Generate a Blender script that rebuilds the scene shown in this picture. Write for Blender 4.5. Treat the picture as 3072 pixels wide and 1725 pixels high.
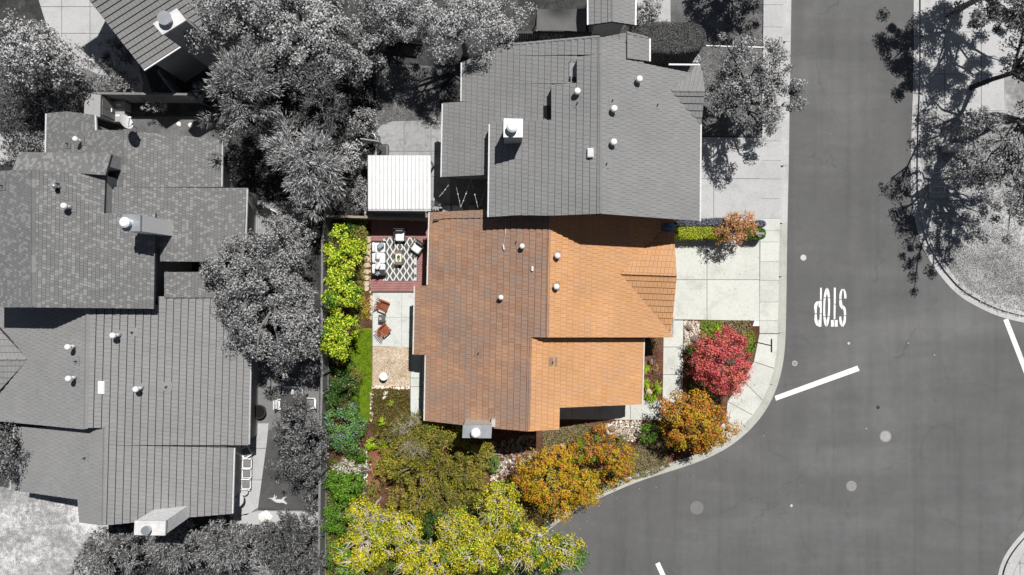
import bpy, bmesh, math, random
import numpy as np
from mathutils import Vector, Matrix, geometry
for o in list(bpy.data.objects): bpy.data.objects.remove(o)
R = math.radians
SC = bpy.context.scene
COL = SC.collection
rnd = random.Random(7)
# ------------------------------------------------------------------ camera, sky, sun, exposure
H = 43.0          # height of the drone over the garden, metres
S = 48.0          # photograph pixels (3072 wide) per metre at ground level
cam = bpy.data.cameras.new('camera'); camo = bpy.data.objects.new('camera', cam); COL.objects.link(camo)
camo.location = (0, 0, H); camo.rotation_euler = (0, 0, 0)
cam.sensor_width = 36; cam.lens = 36 * H / (3072 / S); cam.clip_start = 1; cam.clip_end = 2000
SC.camera = camo
SX, SY = 0.24, 0.48                    # a shadow moves this far (-x, -y) per metre of height
world = bpy.data.worlds.new('World'); SC.world = world; world.use_nodes = True
wn = world.node_tree; bg = wn.nodes['Background']
sky = wn.nodes.new('ShaderNodeTexSky'); sky.sky_type = 'NISHITA'; sky.sun_disc = False; sky.air_density = .55; sky.dust_density = .1
sky.sun_elevation = math.atan2(1, math.hypot(SX, SY)); sky.sun_rotation = math.atan2(SX, SY)
hs = wn.nodes.new('ShaderNodeHueSaturation'); hs.inputs['Saturation'].default_value = .6
wn.links.new(sky.outputs[0], hs.inputs['Color']); wn.links.new(hs.outputs[0], bg.inputs[0]); bg.inputs[1].default_value = 0.05
sl = bpy.data.lights.new('sun', 'SUN'); so = bpy.data.objects.new('sun', sl); COL.objects.link(so)
sl.energy = 5.0; sl.angle = R(0.53); sl.color = (1.0, 0.975, 0.94)
so.rotation_euler = Vector((SX, SY, 1)).to_track_quat('Z', 'Y').to_euler()
SC.view_settings.view_transform = 'Standard'; SC.view_settings.look = 'None'
SC.view_settings.exposure = 0; SC.view_settings.gamma = 1
SC.view_settings.use_curve_mapping = False
SC.render.engine = 'CYCLES'
SC.cycles.max_bounces = 6; SC.cycles.diffuse_bounces = 3; SC.cycles.transparent_max_bounces = 4

def P(px, py, z=0.0):
    """world point of height z seen at photograph pixel (px, py)"""
    k = (H - z) / H / S
    return Vector(((px - 1536) * k, (862.5 - py) * k, z))

# ------------------------------------------------------------------ materials
def rgb(c):
    if isinstance(c, (int, float)): c = (c, c, c)
    return (c[0], c[1], c[2], 1)
class NT:
    def __init__(s, name):
        s.m = bpy.data.materials.new(name); s.m.use_nodes = True
        s.t = s.m.node_tree; s.b = s.t.nodes['Principled BSDF']; s.out = s.t.nodes['Material Output']
        s.pos = s.t.nodes.new('ShaderNodeNewGeometry')
    def n(s, typ, **kw):
        x = s.t.nodes.new(typ)
        for k, v in kw.items(): setattr(x, k, v)
        return x
    def link(s, a, b): s.t.links.new(a, b)
    def coords(s, scale=(1, 1, 1), rot=0.0):
        mp = s.n('ShaderNodeMapping'); mp.inputs['Scale'].default_value = scale; mp.inputs['Rotation'].default_value = (0, 0, rot)
        s.link(s.pos.outputs['Position'], mp.inputs['Vector']); return mp.outputs[0]
    def noise(s, scale, detail=4, rough=.55, vec=None, dist=0):
        x = s.n('ShaderNodeTexNoise'); x.inputs['Scale'].default_value = scale
        x.inputs['Detail'].default_value = detail; x.inputs['Roughness'].default_value = rough; x.inputs['Distortion'].default_value = dist
        s.link(vec if vec is not None else s.pos.outputs['Position'], x.inputs['Vector']); return x.outputs['Fac']
    def ramp(s, fac, stops, interp='LINEAR'):
        x = s.n('ShaderNodeValToRGB'); e = x.color_ramp.elements; x.color_ramp.interpolation = interp
        while len(e) < len(stops): e.new(.5)
        for i, (p, c) in enumerate(stops): e[i].position = p; e[i].color = rgb(c)
        s.link(fac, x.inputs[0]); return x.outputs[0]
    def mix(s, fac, a, b, blend='MIX'):
        x = s.n('ShaderNodeMix', data_type='RGBA', blend_type=blend)
        for ix, v in ((0, fac), (6, a), (7, b)):
            sock = x.inputs[ix]
            if isinstance(v, (int, float)) and ix == 0: sock.default_value = v
            elif isinstance(v, (int, float, tuple)): sock.default_value = rgb(v)
            else: s.link(v, sock)
        return x.outputs[2]
    def math(s, op, a, b=0.0):
        x = s.n('ShaderNodeMath', operation=op)
        for i, v in enumerate((a, b)):
            if isinstance(v, (int, float)): x.inputs[i].default_value = v
            else: s.link(v, x.inputs[i])
        return x.outputs[0]
    def done(s, col, rough=.8, spec=.3, bump=None, bstr=.3, bdist=.02, metal=0):
        if isinstance(col, (int, float, tuple)): s.b.inputs['Base Color'].default_value = rgb(col)
        else: s.link(col, s.b.inputs['Base Color'])
        s.b.inputs['Roughness'].default_value = rough; s.b.inputs['Specular IOR Level'].default_value = spec
        s.b.inputs['Metallic'].default_value = metal
        if bump is not None:
            x = s.n('ShaderNodeBump'); x.inputs['Strength'].default_value = bstr; x.inputs['Distance'].default_value = bdist
            s.link(bump, x.inputs['Height']); s.link(x.outputs[0], s.b.inputs['Normal'])
        return s.m

def plain(name, c, rough=.7, spec=.3, var=.18, scale=6, metal=0):
    t = NT(name); f = t.noise(scale, 5)
    d = tuple(x * (1 - var) for x in rgb(c)[:3]); l = tuple(min(1, x * (1 + var)) for x in rgb(c)[:3])
    g = t.noise(60, 3)
    return t.done(t.mix(.25, t.ramp(f, [(.3, d), (.7, l)]), t.ramp(g, [(.3, d), (.7, l)])), rough, spec, g, .15, .01, metal)

def ground(name, cols, s1=.6, s2=5, s3=25, bump=.5):
    """soil, grass, gravel: three scales of mottling"""
    t = NT(name)
    a = t.noise(s1, 5, .6, dist=.6); b = t.noise(s2, 6, .7); c = t.noise(s3, 4, .8)
    f = t.math('ADD', t.math('MULTIPLY', a, .45), t.math('ADD', t.math('MULTIPLY', b, .3), t.math('MULTIPLY', c, .25)))
    k = len(cols); col = t.ramp(f, [(.36 + .28 * i / (k - 1), x) for i, x in enumerate(cols)])
    return t.done(col, .95, .1, t.math('ADD', b, c), bump, .05)

def concrete(name, c, stain=.25, rs=1.0):
    t = NT(name)
    a = t.noise(.9 * rs, 6, .65, dist=.5); b = t.noise(7, 5, .6); g = t.noise(90, 2)
    L = rgb(c)[:3]; D = tuple(x * (1 - stain) for x in L); W = tuple(min(.9, x * 1.08) for x in L)
    col = t.ramp(a, [(.3, D), (.5, L), (.72, W)])
    col = t.mix(.35, col, t.ramp(b, [(.3, D), (.6, W)]))
    sp = t.ramp(t.noise(2.4, 8, .75), [(.0, 1.0), (.62, 1.0), (.72, .82)])
    col = t.mix(1.0, col, sp, 'MULTIPLY')
    inf = t.n('ShaderNodeObjectInfo')
    col = t.mix(1.0, col, t.ramp(inf.outputs['Random'], [(0, .9), (1, 1.0)]), 'MULTIPLY')
    return t.done(col, .85, .25, g, .15, .01)

def asphalt(name):
    t = NT(name)
    a = t.noise(.12, 5, .6, dist=.4); b = t.noise(.1, 5, .65, vec=t.coords((.5, 3.0, 1), R(22)), dist=.3); g = t.noise(70, 3, .8); mdl = t.noise(2.0, 6, .7)
    f = t.math('ADD', t.math('MULTIPLY', a, .5), t.math('MULTIPLY', b, .5))
    col = t.ramp(f, [(.34, .098), (.5, .12), (.66, .158)])
    col = t.mix(1.0, col, t.ramp(g, [(.25, .88), (.5, 1.0), (.78, 1.12)]), 'MULTIPLY')
    col = t.mix(1.0, col, t.ramp(mdl, [(.3, .93), (.7, 1.05)]), 'MULTIPLY')
    # sealed cracks: distorted cell borders, broken up
    dn = t.n('ShaderNodeTexNoise'); dn.inputs['Scale'].default_value = .45; dn.inputs['Detail'].default_value = 7; dn.inputs['Roughness'].default_value = .62
    t.link(t.pos.outputs['Position'], dn.inputs['Vector'])
    off = t.n('ShaderNodeVectorMath', operation='SCALE'); t.link(dn.outputs['Color'], off.inputs[0]); off.inputs['Scale'].default_value = 3.2
    ad = t.n('ShaderNodeVectorMath', operation='ADD'); t.link(t.pos.outputs['Position'], ad.inputs[0]); t.link(off.outputs[0], ad.inputs[1])
    fl = t.n('ShaderNodeVectorMath', operation='MULTIPLY'); t.link(ad.outputs[0], fl.inputs[0]); fl.inputs[1].default_value = (1, 1, 0)
    v = t.n('ShaderNodeTexVoronoi', feature='DISTANCE_TO_EDGE'); v.inputs['Scale'].default_value = .17; t.link(fl.outputs[0], v.inputs['Vector'])
    crack = t.ramp(v.outputs['Distance'], [(0, 1.0), (.0028, .6), (.007, 0.0)])
    brk = t.ramp(t.noise(.35, 4), [(.42, 0.0), (.58, 1.0)])
    cf = t.mix(1.0, crack, brk, 'MULTIPLY')
    col = t.mix(t.math('MULTIPLY', cf, .5), col, .07)
    tr = t.noise(.5, 5, .6, vec=t.coords((2.2, .12, 1), R(-1.3)), dist=.2); col = t.mix(1.0, col, t.ramp(tr, [(.3, .88), (.5, 1.0), (.7, 1.06)]), 'MULTIPLY')
    oil = t.ramp(t.noise(1.6, 4, .5), [(.7, 0.0), (.78, 1.0)]); zone = t.ramp(t.noise(.11, 2), [(.52, 0.0), (.64, 1.0)])
    col = t.mix(t.math('MULTIPLY', t.mix(1.0, oil, zone, 'MULTIPLY'), .35), col, .07)
    vd = t.n('ShaderNodeTexVoronoi', feature='F1'); vd.inputs['Scale'].default_value = .55; t.link(t.pos.outputs['Position'], vd.inputs['Vector'])
    col = t.mix(t.ramp(vd.outputs['Distance'], [(.0, 1.0), (.018, 1.0), (.026, 0.0)]), col, .42)
    return t.done(col, .85, .25, g, .25, .01)

def worn(name):
    t = NT(name); a = t.noise(9, 8, .8); b = t.noise(1.2, 4); f = t.math('ADD', t.math('MULTIPLY', a, .75), t.math('MULTIPLY', b, .25))
    return t.done(t.ramp(f, [(.3, .2), (.4, .55), (.48, .8), (1, .88)]), .65, .3, a, .2, .01)
def rooftile(name, dark, mid, light, weather=.0, wcol=.1, streak=(14, 2.2, 1), rough=.75, speckle=None):
    """one colour per tile (island and object random), streaked grain, weathering"""
    t = NT(name); inf = t.n('ShaderNodeObjectInfo')
    key = t.math('ADD', t.pos.outputs['Random Per Island'], inf.outputs['Random'])
    wn_ = t.n('ShaderNodeTexWhiteNoise', noise_dimensions='1D'); t.link(t.math('MULTIPLY', key, 91.7), wn_.inputs['W'])
    r = wn_.outputs['Value']
    big = t.noise(.35, 4, .6); med = t.noise(1.7, 5, .7)
    f = t.math('ADD', t.math('MULTIPLY', r, .3), t.math('MULTIPLY', big, .7))
    col = t.ramp(f, [(.22, dark), (.5, mid), (.8, light)])
    if speckle is not None:
        col = t.mix(t.ramp(r, [(.0, 0.0), (.7, 0.0), (.74, 1.0)]), col, speckle)
    st = t.noise(1.0, 6, .7, vec=t.coords(streak))
    col = t.mix(1.0, col, t.ramp(st, [(.25, .78), (.5, 1.0), (.75, 1.12)]), 'MULTIPLY')
    if weather:
        wf = t.ramp(t.math('ADD', t.math('MULTIPLY', t.noise(.55, 6, .65, dist=.6), .8), t.math('MULTIPLY', r, .2)), [(.4, 0.0), (.62, weather)])
        col = t.mix(wf, col, wcol)
    g = t.noise(45, 3)
    return t.done(col, rough, .25, t.math('ADD', st, g), .3, .02)

def leaf(name, cols, scale=.8, trans=.14, dead=None):
    t = NT(name)
    a = t.noise(scale, 3); f = t.math('ADD', t.math('MULTIPLY', t.pos.outputs['Random Per Island'], .55), t.math('MULTIPLY', a, .45))
    k = len(cols)
    col = t.ramp(f, [(.22 + .5 * i / max(1, k - 1), c) for i, c in enumerate(cols)])
    t.done(col, .55, .25)
    tr = t.n('ShaderNodeBsdfTranslucent'); t.link(col, tr.inputs[0])
    mx = t.n('ShaderNodeMixShader'); mx.inputs[0].default_value = trans
    t.link(t.b.outputs[0], mx.inputs[1]); t.link(tr.outputs[0], mx.inputs[2]); t.link(mx.outputs[0], t.out.inputs[0])
    return t.m

M = dict(gutter_w=plain('light_gutter', .58, .4), capg=plain('chimney_cap_metal', .62, .4, .4, .2, 3), 
    asphalt=asphalt('asphalt'),
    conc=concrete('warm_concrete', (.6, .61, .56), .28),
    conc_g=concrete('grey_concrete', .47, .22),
    conc_pat=concrete('patio_concrete', (.6, .62, .59), .3),
    conc_patg=concrete('mottled_concrete', .36, .5, 2.2),
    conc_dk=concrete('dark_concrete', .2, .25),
    kerb=concrete('kerb_concrete', (.47, .47, .42), .22),
    kerb_g=concrete('kerb_grey_concrete', .48, .25),
    soil=ground('mulch', [(.05, .025, .015), (.13, .065, .04), (.24, .13, .085)], 1, 8, 40, .9),
    soil_red=ground('red_soil', [(.13, .05, .03), (.24, .1, .06), (.34, .17, .11)], 1, 8, 30),
    soil_g=ground('grey_soil', [.02, .06, .13], 1, 7, 30, .9),
    grass=ground('lawn_grass', [(.08, .13, .008), (.15, .24, .012), (.25, .34, .03)], .9, 6, 45, .9),
    grass_g=ground('grey_lawn', [.07, .17, .3], .7, 6, 40, .8),
    grass_dry=ground('dry_lawn', [.12, .27, .45, .68], .33, 2.2, 14, .8),
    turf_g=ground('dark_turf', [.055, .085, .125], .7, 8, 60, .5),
    turf_m=ground('mid_turf', [.08, .14, .22], .7, 8, 60, .5),
    gravel=ground('tan_gravel', [(.32, .22, .14), (.6, .47, .33), (.8, .7, .56)], 1.5, 14, 40, .8),
    far=ground('far_ground', [.05, .1, .16], .2, 3, 20),
    white=plain('white_paint', .8, .5, .4, .06), paint=worn('road_paint'),
    metal=plain('galvanised_metal', (.5, .53, .55), .35, .5, .15, 2, .6), wmetal=plain('white_metal', .82, .4, .4, .05),
    dkmetal=plain('dark_metal', .03, .4, .5), stucco=plain('stucco', (.5, .46, .4), .9), stucco_g=plain('grey_stucco', .3, .9), bluewall=plain('blue_grey_siding', (.3, .36, .42), .8),
    under=plain('roof_underlay', .045, .9), under_r=plain('brown_underlay', (.06, .035, .03), .9),
    fascia_r=plain('brown_fascia', (.2, .12, .09), .6), fascia_g=plain('grey_fascia', .16, .6), gutter=plain('cream_gutter', (.6, .55, .5), .4), gutter_g=plain('grey_gutter', .45, .4),
    wood_g=plain('weathered_wood', .2, .85, .2, .35, 9), wood_b=plain('weathered_brown_wood', (.28, .24, .19), .85, .2, .35, 9), wood_dk=plain('dark_wood', .06, .7, .3, .4, 9),
    deck=plain('maroon_decking', (.33, .15, .14), .55, .3, .2, 3), deck_g=plain('grey_decking', .3, .7, .3, .3, 4),
    teak=plain('red_brown_wood', (.27, .075, .03), .45, .4, .35, 12), rugd=plain('grey_rug', (.11, .11, .105), .95, .1, .15), rugw=plain('white_rug', (.68, .68, .65), .95, .1),
    cushion=plain('white_fabric', .78, .9, .1, .04), cushion_b=plain('striped_pillow_fabric', (.35, .4, .45), .9, .1, .4, 14), cushion_g=plain('grey_fabric', .2, .9, .1, .12), frame=plain('black_frame', .025, .5, .4),
    rock=ground('boulder_stone', [(.12, .085, .07), (.26, .2, .17), (.4, .33, .29)], 2, 9, 40), flag=plain('tan_flagstone', (.55, .44, .3), .9, .2, .25, 8), flag_w=plain('pale_flagstone', (.75, .72, .68), .9), flag_g=plain('grey_flagstone', .5, .9, .2, .25),
    pebble=plain('river_pebble', (.5, .42, .31), .8, .3, .5, 11), pebble_g=plain('grey_pebble', .3, .8, .3, .6, 11),
    bark=plain('grey_bark', (.2, .17, .15), .9, .2, .4, 12), bark_w=plain('pale_bark', (.6, .54, .48), .8, .2, .3, 12), bark_dk=plain('dark_bark', .05, .9, .2, .4, 8), bark_g=plain('neutral_bark', .2, .9, .2, .4, 12),
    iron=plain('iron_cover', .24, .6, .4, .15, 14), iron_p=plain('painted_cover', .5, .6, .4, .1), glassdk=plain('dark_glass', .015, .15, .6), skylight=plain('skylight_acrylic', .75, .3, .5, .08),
    plastic=plain('beige_plastic', .7, .5), plastic_m=plain('grey_plastic', .33, .5), cloth=plain('shade_cloth', .13, .9, .1, .12, 2), fur=plain('pale_fur', .55, .95, .1, .08), dish=plain('dish_grey', .55, .5), box=plain('utility_lid', .36, .8, .2, .2), tin=plain('corrugated_white', .74, .45, .4, .05, 2),
    pot=plain('dark_pot', .07, .6), green_dk=plain('potted_leaf_green', (.08, .16, .03)), blue=plain('blue_wrap', (.12, .2, .32), .6, .3, .5, 9), shedr=plain('shed_roof', .34, .7, .2, .12), copper=plain('copper_bowl', (.3, .25, .2), .4, .5),
)
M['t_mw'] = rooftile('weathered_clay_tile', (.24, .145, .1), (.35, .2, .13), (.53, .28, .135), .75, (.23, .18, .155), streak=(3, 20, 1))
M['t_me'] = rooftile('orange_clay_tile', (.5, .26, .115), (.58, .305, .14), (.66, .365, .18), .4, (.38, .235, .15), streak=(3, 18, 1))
M['t_a'] = rooftile('grey_concrete_tile', .21, .24, .275, .4, .18, streak=(3, 18, 1))
M['t_l2'] = rooftile('mid_grey_tile', .225, .255, .285, .25, .2, streak=(3, 18, 1))
M['t_l1'] = rooftile('composition_shingle', .15, .175, .205, 0, .1, streak=(8, 8, 1), speckle=.24)
LF = {k: leaf(k + '_leaf', c, s) for k, c, s in [
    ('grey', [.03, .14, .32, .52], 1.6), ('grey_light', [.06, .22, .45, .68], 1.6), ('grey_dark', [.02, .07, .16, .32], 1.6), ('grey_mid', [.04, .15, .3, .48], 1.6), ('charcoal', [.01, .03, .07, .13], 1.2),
    ('lime', [(.04, .12, .006), (.2, .34, .012), (.5, .6, .02), (.76, .8, .1)], 1.6), ('green', [(.02, .07, .006), (.08, .2, .015), (.2, .36, .03)], 1.2), ('deep_green', [(.01, .035, .008), (.035, .09, .015), (.1, .2, .03)], 1.2),
    ('olive', [(.09, .09, .02), (.25, .23, .05), (.4, .36, .1)], 1.2), ('blue_green', [(.02, .08, .015), (.08, .2, .03), (.18, .36, .04), (.2, .33, .2)], 1.1),
    ('brown_olive', [(.06, .08, .01), (.2, .23, .02), (.4, .4, .045), (.46, .29, .08)], .8), ('yellow', [(.06, .12, .01), (.24, .3, .015), (.56, .5, .02), (.78, .62, .05)], .9),
    ('gold', [(.14, .2, .01), (.42, .38, .015), (.66, .4, .02), (.66, .26, .03)], .6), ('rust', [(.1, .16, .01), (.42, .36, .015), (.58, .28, .03), (.62, .14, .05)], .8), ('orange', [(.06, .1, .01), (.36, .25, .015), (.54, .25, .03), (.6, .15, .03)], .8),
    ('red', [(.26, .02, .035), (.52, .06, .085), (.72, .15, .17), (.74, .25, .14)], .7), ('pinkbrown', [(.16, .11, .02), (.46, .23, .07), (.64, .32, .14), (.68, .37, .27)], 1.1), ('bright', [(.2, .4, .01), (.4, .6, .01), (.6, .75, .03)], 1.5),
    ('white_flower', [(.1, .16, .03), (.4, .4, .25), (.75, .6, .6), (.8, .75, .7)], 4), ('hedge', [(.16, .2, .01), (.38, .45, .02), (.6, .64, .05)], 2), ('bluegrey', [(.05, .055, .075), (.14, .15, .19), (.28, .29, .34)], 2), ('ochre', [(.2, .14, .01), (.5, .4, .02), (.65, .5, .03)], 2),
    ('mat', [(.06, .09, .02), (.18, .2, .05), (.32, .27, .13), (.36, .24, .2)], 1.2), ('green_mat', [(.06, .13, .01), (.18, .28, .03), (.3, .4, .06)], 1.2), ('straw', [.18, .35, .52, .7], .6), ('wild', [(.08, .09, .01), (.2, .2, .03), (.33, .28, .09)], .8)]}

# ------------------------------------------------------------------ mesh helpers
WL = {}
def props(o, label=None, cat=None, group=None, kind=None):
    if label: o['label'] = label
    if cat: o['category'] = cat
    if group: o['group'] = group
    if kind: o['kind'] = kind
    return o
def thing(name, label, cat, loc=(0, 0, 0), group=None, rotz=0):
    o = bpy.data.objects.new(name, None); COL.objects.link(o); o.location = loc; o.rotation_euler = (0, 0, rotz); o.empty_display_size = .3
    WL[o.name] = Vector(loc); return props(o, label, cat, group)
def link(name, me, parent=None, mats=None):
    o = bpy.data.objects.new(name, me); COL.objects.link(o)
    if mats is not None and not me.materials:
        for m in (mats if isinstance(mats, (list, tuple)) else [mats]): me.materials.append(m)
    if parent is not None:
        o.parent = parent; w = WL.get(parent.name, Vector((0, 0, 0)))
        o.matrix_parent_inverse = Matrix.Translation(-w)
    return o
def recentre(o):
    me = o.data; n = len(me.vertices)
    if not n: return o
    a = np.empty(n * 3, 'f'); me.vertices.foreach_get('co', a); a = a.reshape(-1, 3)
    c = (a.min(0) + a.max(0)) / 2; c[2] = a[:, 2].min()
    me.vertices.foreach_set('co', (a - c).ravel()); o.location = Vector(c.tolist()); me.update(); return o
class MB:
    def __init__(s): s.V = []; s.F = []; s.I = []
    def add(s, vs, fs, mi=0):
        b = len(s.V); s.V += [tuple(v) for v in vs]; s.F += [tuple(b + i for i in f) for f in fs]; s.I += [mi] * len(fs); return s
    def box(s, c, d, rot=0.0, mi=0, mat=None):
        x, y, z = d[0] / 2, d[1] / 2, d[2] / 2
        vs = [Vector(p) for p in ((-x, -y, -z), (x, -y, -z), (x, y, -z), (-x, y, -z), (-x, -y, z), (x, -y, z), (x, y, z), (-x, y, z))]
        m = mat if mat is not None else Matrix.Rotation(rot, 3, 'Z'); c = Vector(c)
        return s.add([c + m @ v for v in vs], [(0, 3, 2, 1), (4, 5, 6, 7), (0, 1, 5, 4), (1, 2, 6, 5), (2, 3, 7, 6), (3, 0, 4, 7)], mi)
    def bar(s, p, q, w, h, mi=0):
        p, q = Vector(p), Vector(q); d = q - p; L = d.length
        m = d.to_track_quat('X', 'Z').to_matrix(); return s.box((p + q) / 2, (L, w, h), mat=m, mi=mi)
    def prism(s, pts, z0=None, mi=0, depth=None):
        """pts: 3-D top ring; bottom at z0 or depth below"""
        pts = [Vector(p) for p in pts]
        if sum(a.x * b.y - b.x * a.y for a, b in zip(pts, pts[1:] + pts[:1])) < 0: pts = pts[::-1]
        n = len(pts); bot = [Vector((p.x, p.y, z0 if depth is None else p.z - depth)) for p in pts]
        tri = geometry.tessellate_polygon([[Vector((p.x, p.y, 0)) for p in pts]]) if n > 3 else [tuple(range(n))]
        tr = []
        for t in tri:
            a, b, c = [pts[i] for i in t[:3]]
            up = (b - a).xy.to_3d().cross((c - a).xy.to_3d()).z >= 0
            tr.append(tuple(t) if up else tuple(reversed(t)))
        return s.add(pts + bot, tr + [tuple(i + n for i in reversed(t)) for t in tr] + [(i, i + n, (i + 1) % n + n, (i + 1) % n) for i in range(n)], mi)
    def cyl(s, p, q, r1, r2=None, n=10, mi=0, caps=True):
        p, q = Vector(p), Vector(q); r2 = r1 if r2 is None else r2
        m = (q - p).to_track_quat('Z', 'Y').to_matrix()
        ring = [m @ Vector((math.cos(2 * math.pi * i / n), math.sin(2 * math.pi * i / n), 0)) for i in range(n)]
        fs = [(i, (i + 1) % n, (i + 1) % n + n, i + n) for i in range(n)]
        if caps: fs += [tuple(reversed(range(n))), tuple(range(n, 2 * n))]
        return s.add([p + v * r1 for v in ring] + [q + v * r2 for v in ring], fs, mi)
    def ball(s, c, r, seg=8, ring=5, mi=0, jit=0, rg=None, cut=-1.0):
        r = (r, r, r) if isinstance(r, (int, float)) else r; c = Vector(c); vs = []
        for j in range(ring + 1):
            a = math.pi * j / ring; z = math.cos(a)
            for i in range(seg):
                b = 2 * math.pi * i / seg; k = 1 + (rg.uniform(-jit, jit) if rg else 0)
                vs.append(c + Vector((r[0] * math.sin(a) * math.cos(b) * k, r[1] * math.sin(a) * math.sin(b) * k, r[2] * max(z, cut) * k)))
        fs = [(j * seg + i, (j + 1) * seg + i, (j + 1) * seg + (i + 1) % seg, j * seg + (i + 1) % seg) for j in range(ring) for i in range(seg)]
        return s.add(vs, fs, mi)
    def tube(s, pts, rs, n=5, mi=0):
        for a, b, ra, rb in zip(pts, pts[1:], rs, rs[1:]): s.cyl(a, b, ra, rb, n, mi, False)
        return s
    def mesh(s, name, mats=None, smooth=False):
        me = bpy.data.meshes.new(name); me.from_pydata(s.V, [], s.F)
        if mats is not None:
            for m in (mats if isinstance(mats, (list, tuple)) else [mats]): me.materials.append(m)
        if any(s.I): me.polygons.foreach_set('material_index', s.I)
        if smooth: me.polygons.foreach_set('use_smooth', [True] * len(me.polygons))
        me.update(); return me
    def build(s, name, mats, parent=None, smooth=False, **kw):
        o = link(name, s.mesh(name, mats, smooth), parent)
        if parent is None and kw.get('kind') != 'structure': recentre(o)
        return props(o, **kw)

def copy_tree(o, parent=None):
    c = o.copy(); COL.objects.link(c); c.parent = parent
    if o.name in WL: WL[c.name] = WL[o.name].copy()
    for ch in list(o.children): copy_tree(ch, c)
    return c
def place(o, x, y, z=0, rot=0, **kw):
    o.location = (x, y, z); o.rotation_euler = (0, 0, rot); return props(o, **kw)

# 2-D convex clipping
def clip(sub, conv):
    out = sub
    for (ax, ay), (bx, by) in zip(conv, conv[1:] + conv[:1]):
        if not out: return []
        inp, out = out, []
        ins = lambda p: (bx - ax) * (p[1] - ay) - (by - ay) * (p[0] - ax) >= -1e-9
        for p, q in zip(inp, inp[1:] + inp[:1]):
            a, b = ins(p), ins(q)
            if a != b:
                d = (bx - ax) * (q[1] - p[1]) - (by - ay) * (q[0] - p[0])
                n = (bx - ax) * (p[1] - ay) - (by - ay) * (p[0] - ax)
                t = -n / d if d else 0
                x = (p[0] + t * (q[0] - p[0]), p[1] + t * (q[1] - p[1]))
            if a: out.append(p)
            if a != b: out.append(x)
    return out
def area(p): return .5 * sum(a[0] * b[1] - b[0] * a[1] for a, b in zip(p, p[1:] + p[:1])) if len(p) > 2 else 0
def ccw(p): return p if area(p) > 0 else p[::-1]

def sheet(name, px, z, m, depth=.1, **kw):
    kw.setdefault('kind', 'structure')
    return MB().prism([P(x, y, z) for x, y in px], depth=depth).build(name, m, **kw)
def slabs(parent, px, xs, ys, z, m, depth=.08, gap=.018, name='slab', shift=0.0):
    """cut a pixel polygon by a grid into concrete slabs with open joints"""
    w = [tuple(P(x, y, z).xy) for x, y in px]; w = ccw(w)
    for i in range(len(xs) - 1):
        for j in range(len(ys) - 1):
            q = [P(xs[i] , ys[j], z), P(xs[i + 1], ys[j], z), P(xs[i + 1], ys[j + 1], z), P(xs[i], ys[j + 1], z)]
            lo = (min(p.x for p in q) + gap, min(p.y for p in q) + gap); hi = (max(p.x for p in q) - gap, max(p.y for p in q) - gap)
            if hi[0] <= lo[0] or hi[1] <= lo[1]: continue
            c = clip(w, [(lo[0], lo[1]), (hi[0], lo[1]), (hi[0], hi[1]), (lo[0], hi[1])])
            if abs(area(c)) < .02: continue
            MB().prism([(a, b, z) for a, b in c], depth=depth).build(name, m, parent)

# ------------------------------------------------------------------ ground, road, kerbs
MB().prism([(-300, -300, -.24), (300, -300, -.24), (300, 300, -.24), (-300, 300, -.24)], depth=.1).build('ground', M['far'], kind='structure')
road = MB().prism([P(x, y, -.13) for x, y in ((900, -900), (4200, -900), (4200, 2700), (900, 2700))], depth=.09).build('road', M['asphalt'], kind='structure')
EL = [(2378, -300), (2374, 0), (2370, 250), (2366, 500), (2363, 640), (2361, 760), (2359, 900), (2357, 1000), (2353, 1060), (2345, 1110), (2331, 1160), (2308, 1212), (2276, 1260), (2236, 1302), (2190, 1338), (2140, 1366), (2080, 1391), (2010, 1414), (1940, 1436), (1880, 1459), (1820, 1485), (1760, 1513), (1700, 1550), (1640, 1596), (1590, 1650), (1545, 1725), (1500, 1850), (1470, 2100)]
ER = [(2741, -300), (2741, 0), (2741, 200), (2736, 350), (2733, 460), (2733, 575), (2741, 635), (2757, 712), (2783, 770), (2825, 832), (2873, 883), (2928, 918), (2992, 947), (3072, 968), (3200, 990), (3500, 1010)]
EB = [(3400, 1420), (3240, 1480), (3120, 1548), (3066, 1600), (3032, 1640), (3008, 1680), (2994, 1725), (2985, 1800), (2980, 2000)]
def offs(pl, d):
    out = []
    for i, p in enumerate(pl):
        a = pl[max(0, i - 1)]; b = pl[min(len(pl) - 1, i + 1)]
        dx, dy = b[0] - a[0], b[1] - a[1]; L = math.hypot(dx, dy)
        out.append((p[0] - dy / L * d, p[1] + dx / L * d))
    return out
def smooth(pl, n=3):
    out = []
    for i in range(len(pl) - 1):
        p0, p1, p2, p3 = pl[max(0, i - 1)], pl[i], pl[i + 1], pl[min(len(pl) - 1, i + 2)]
        for k in range(n):
            t = k / n
            out.append(tuple(.5 * (2 * p1[j] + (p2[j] - p0[j]) * t + (2 * p0[j] - 5 * p1[j] + 4 * p2[j] - p3[j]) * t * t + (3 * p1[j] - p0[j] - 3 * p2[j] + p3[j]) * t ** 3) for j in (0, 1)))
    return out + [pl[-1]]
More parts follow.
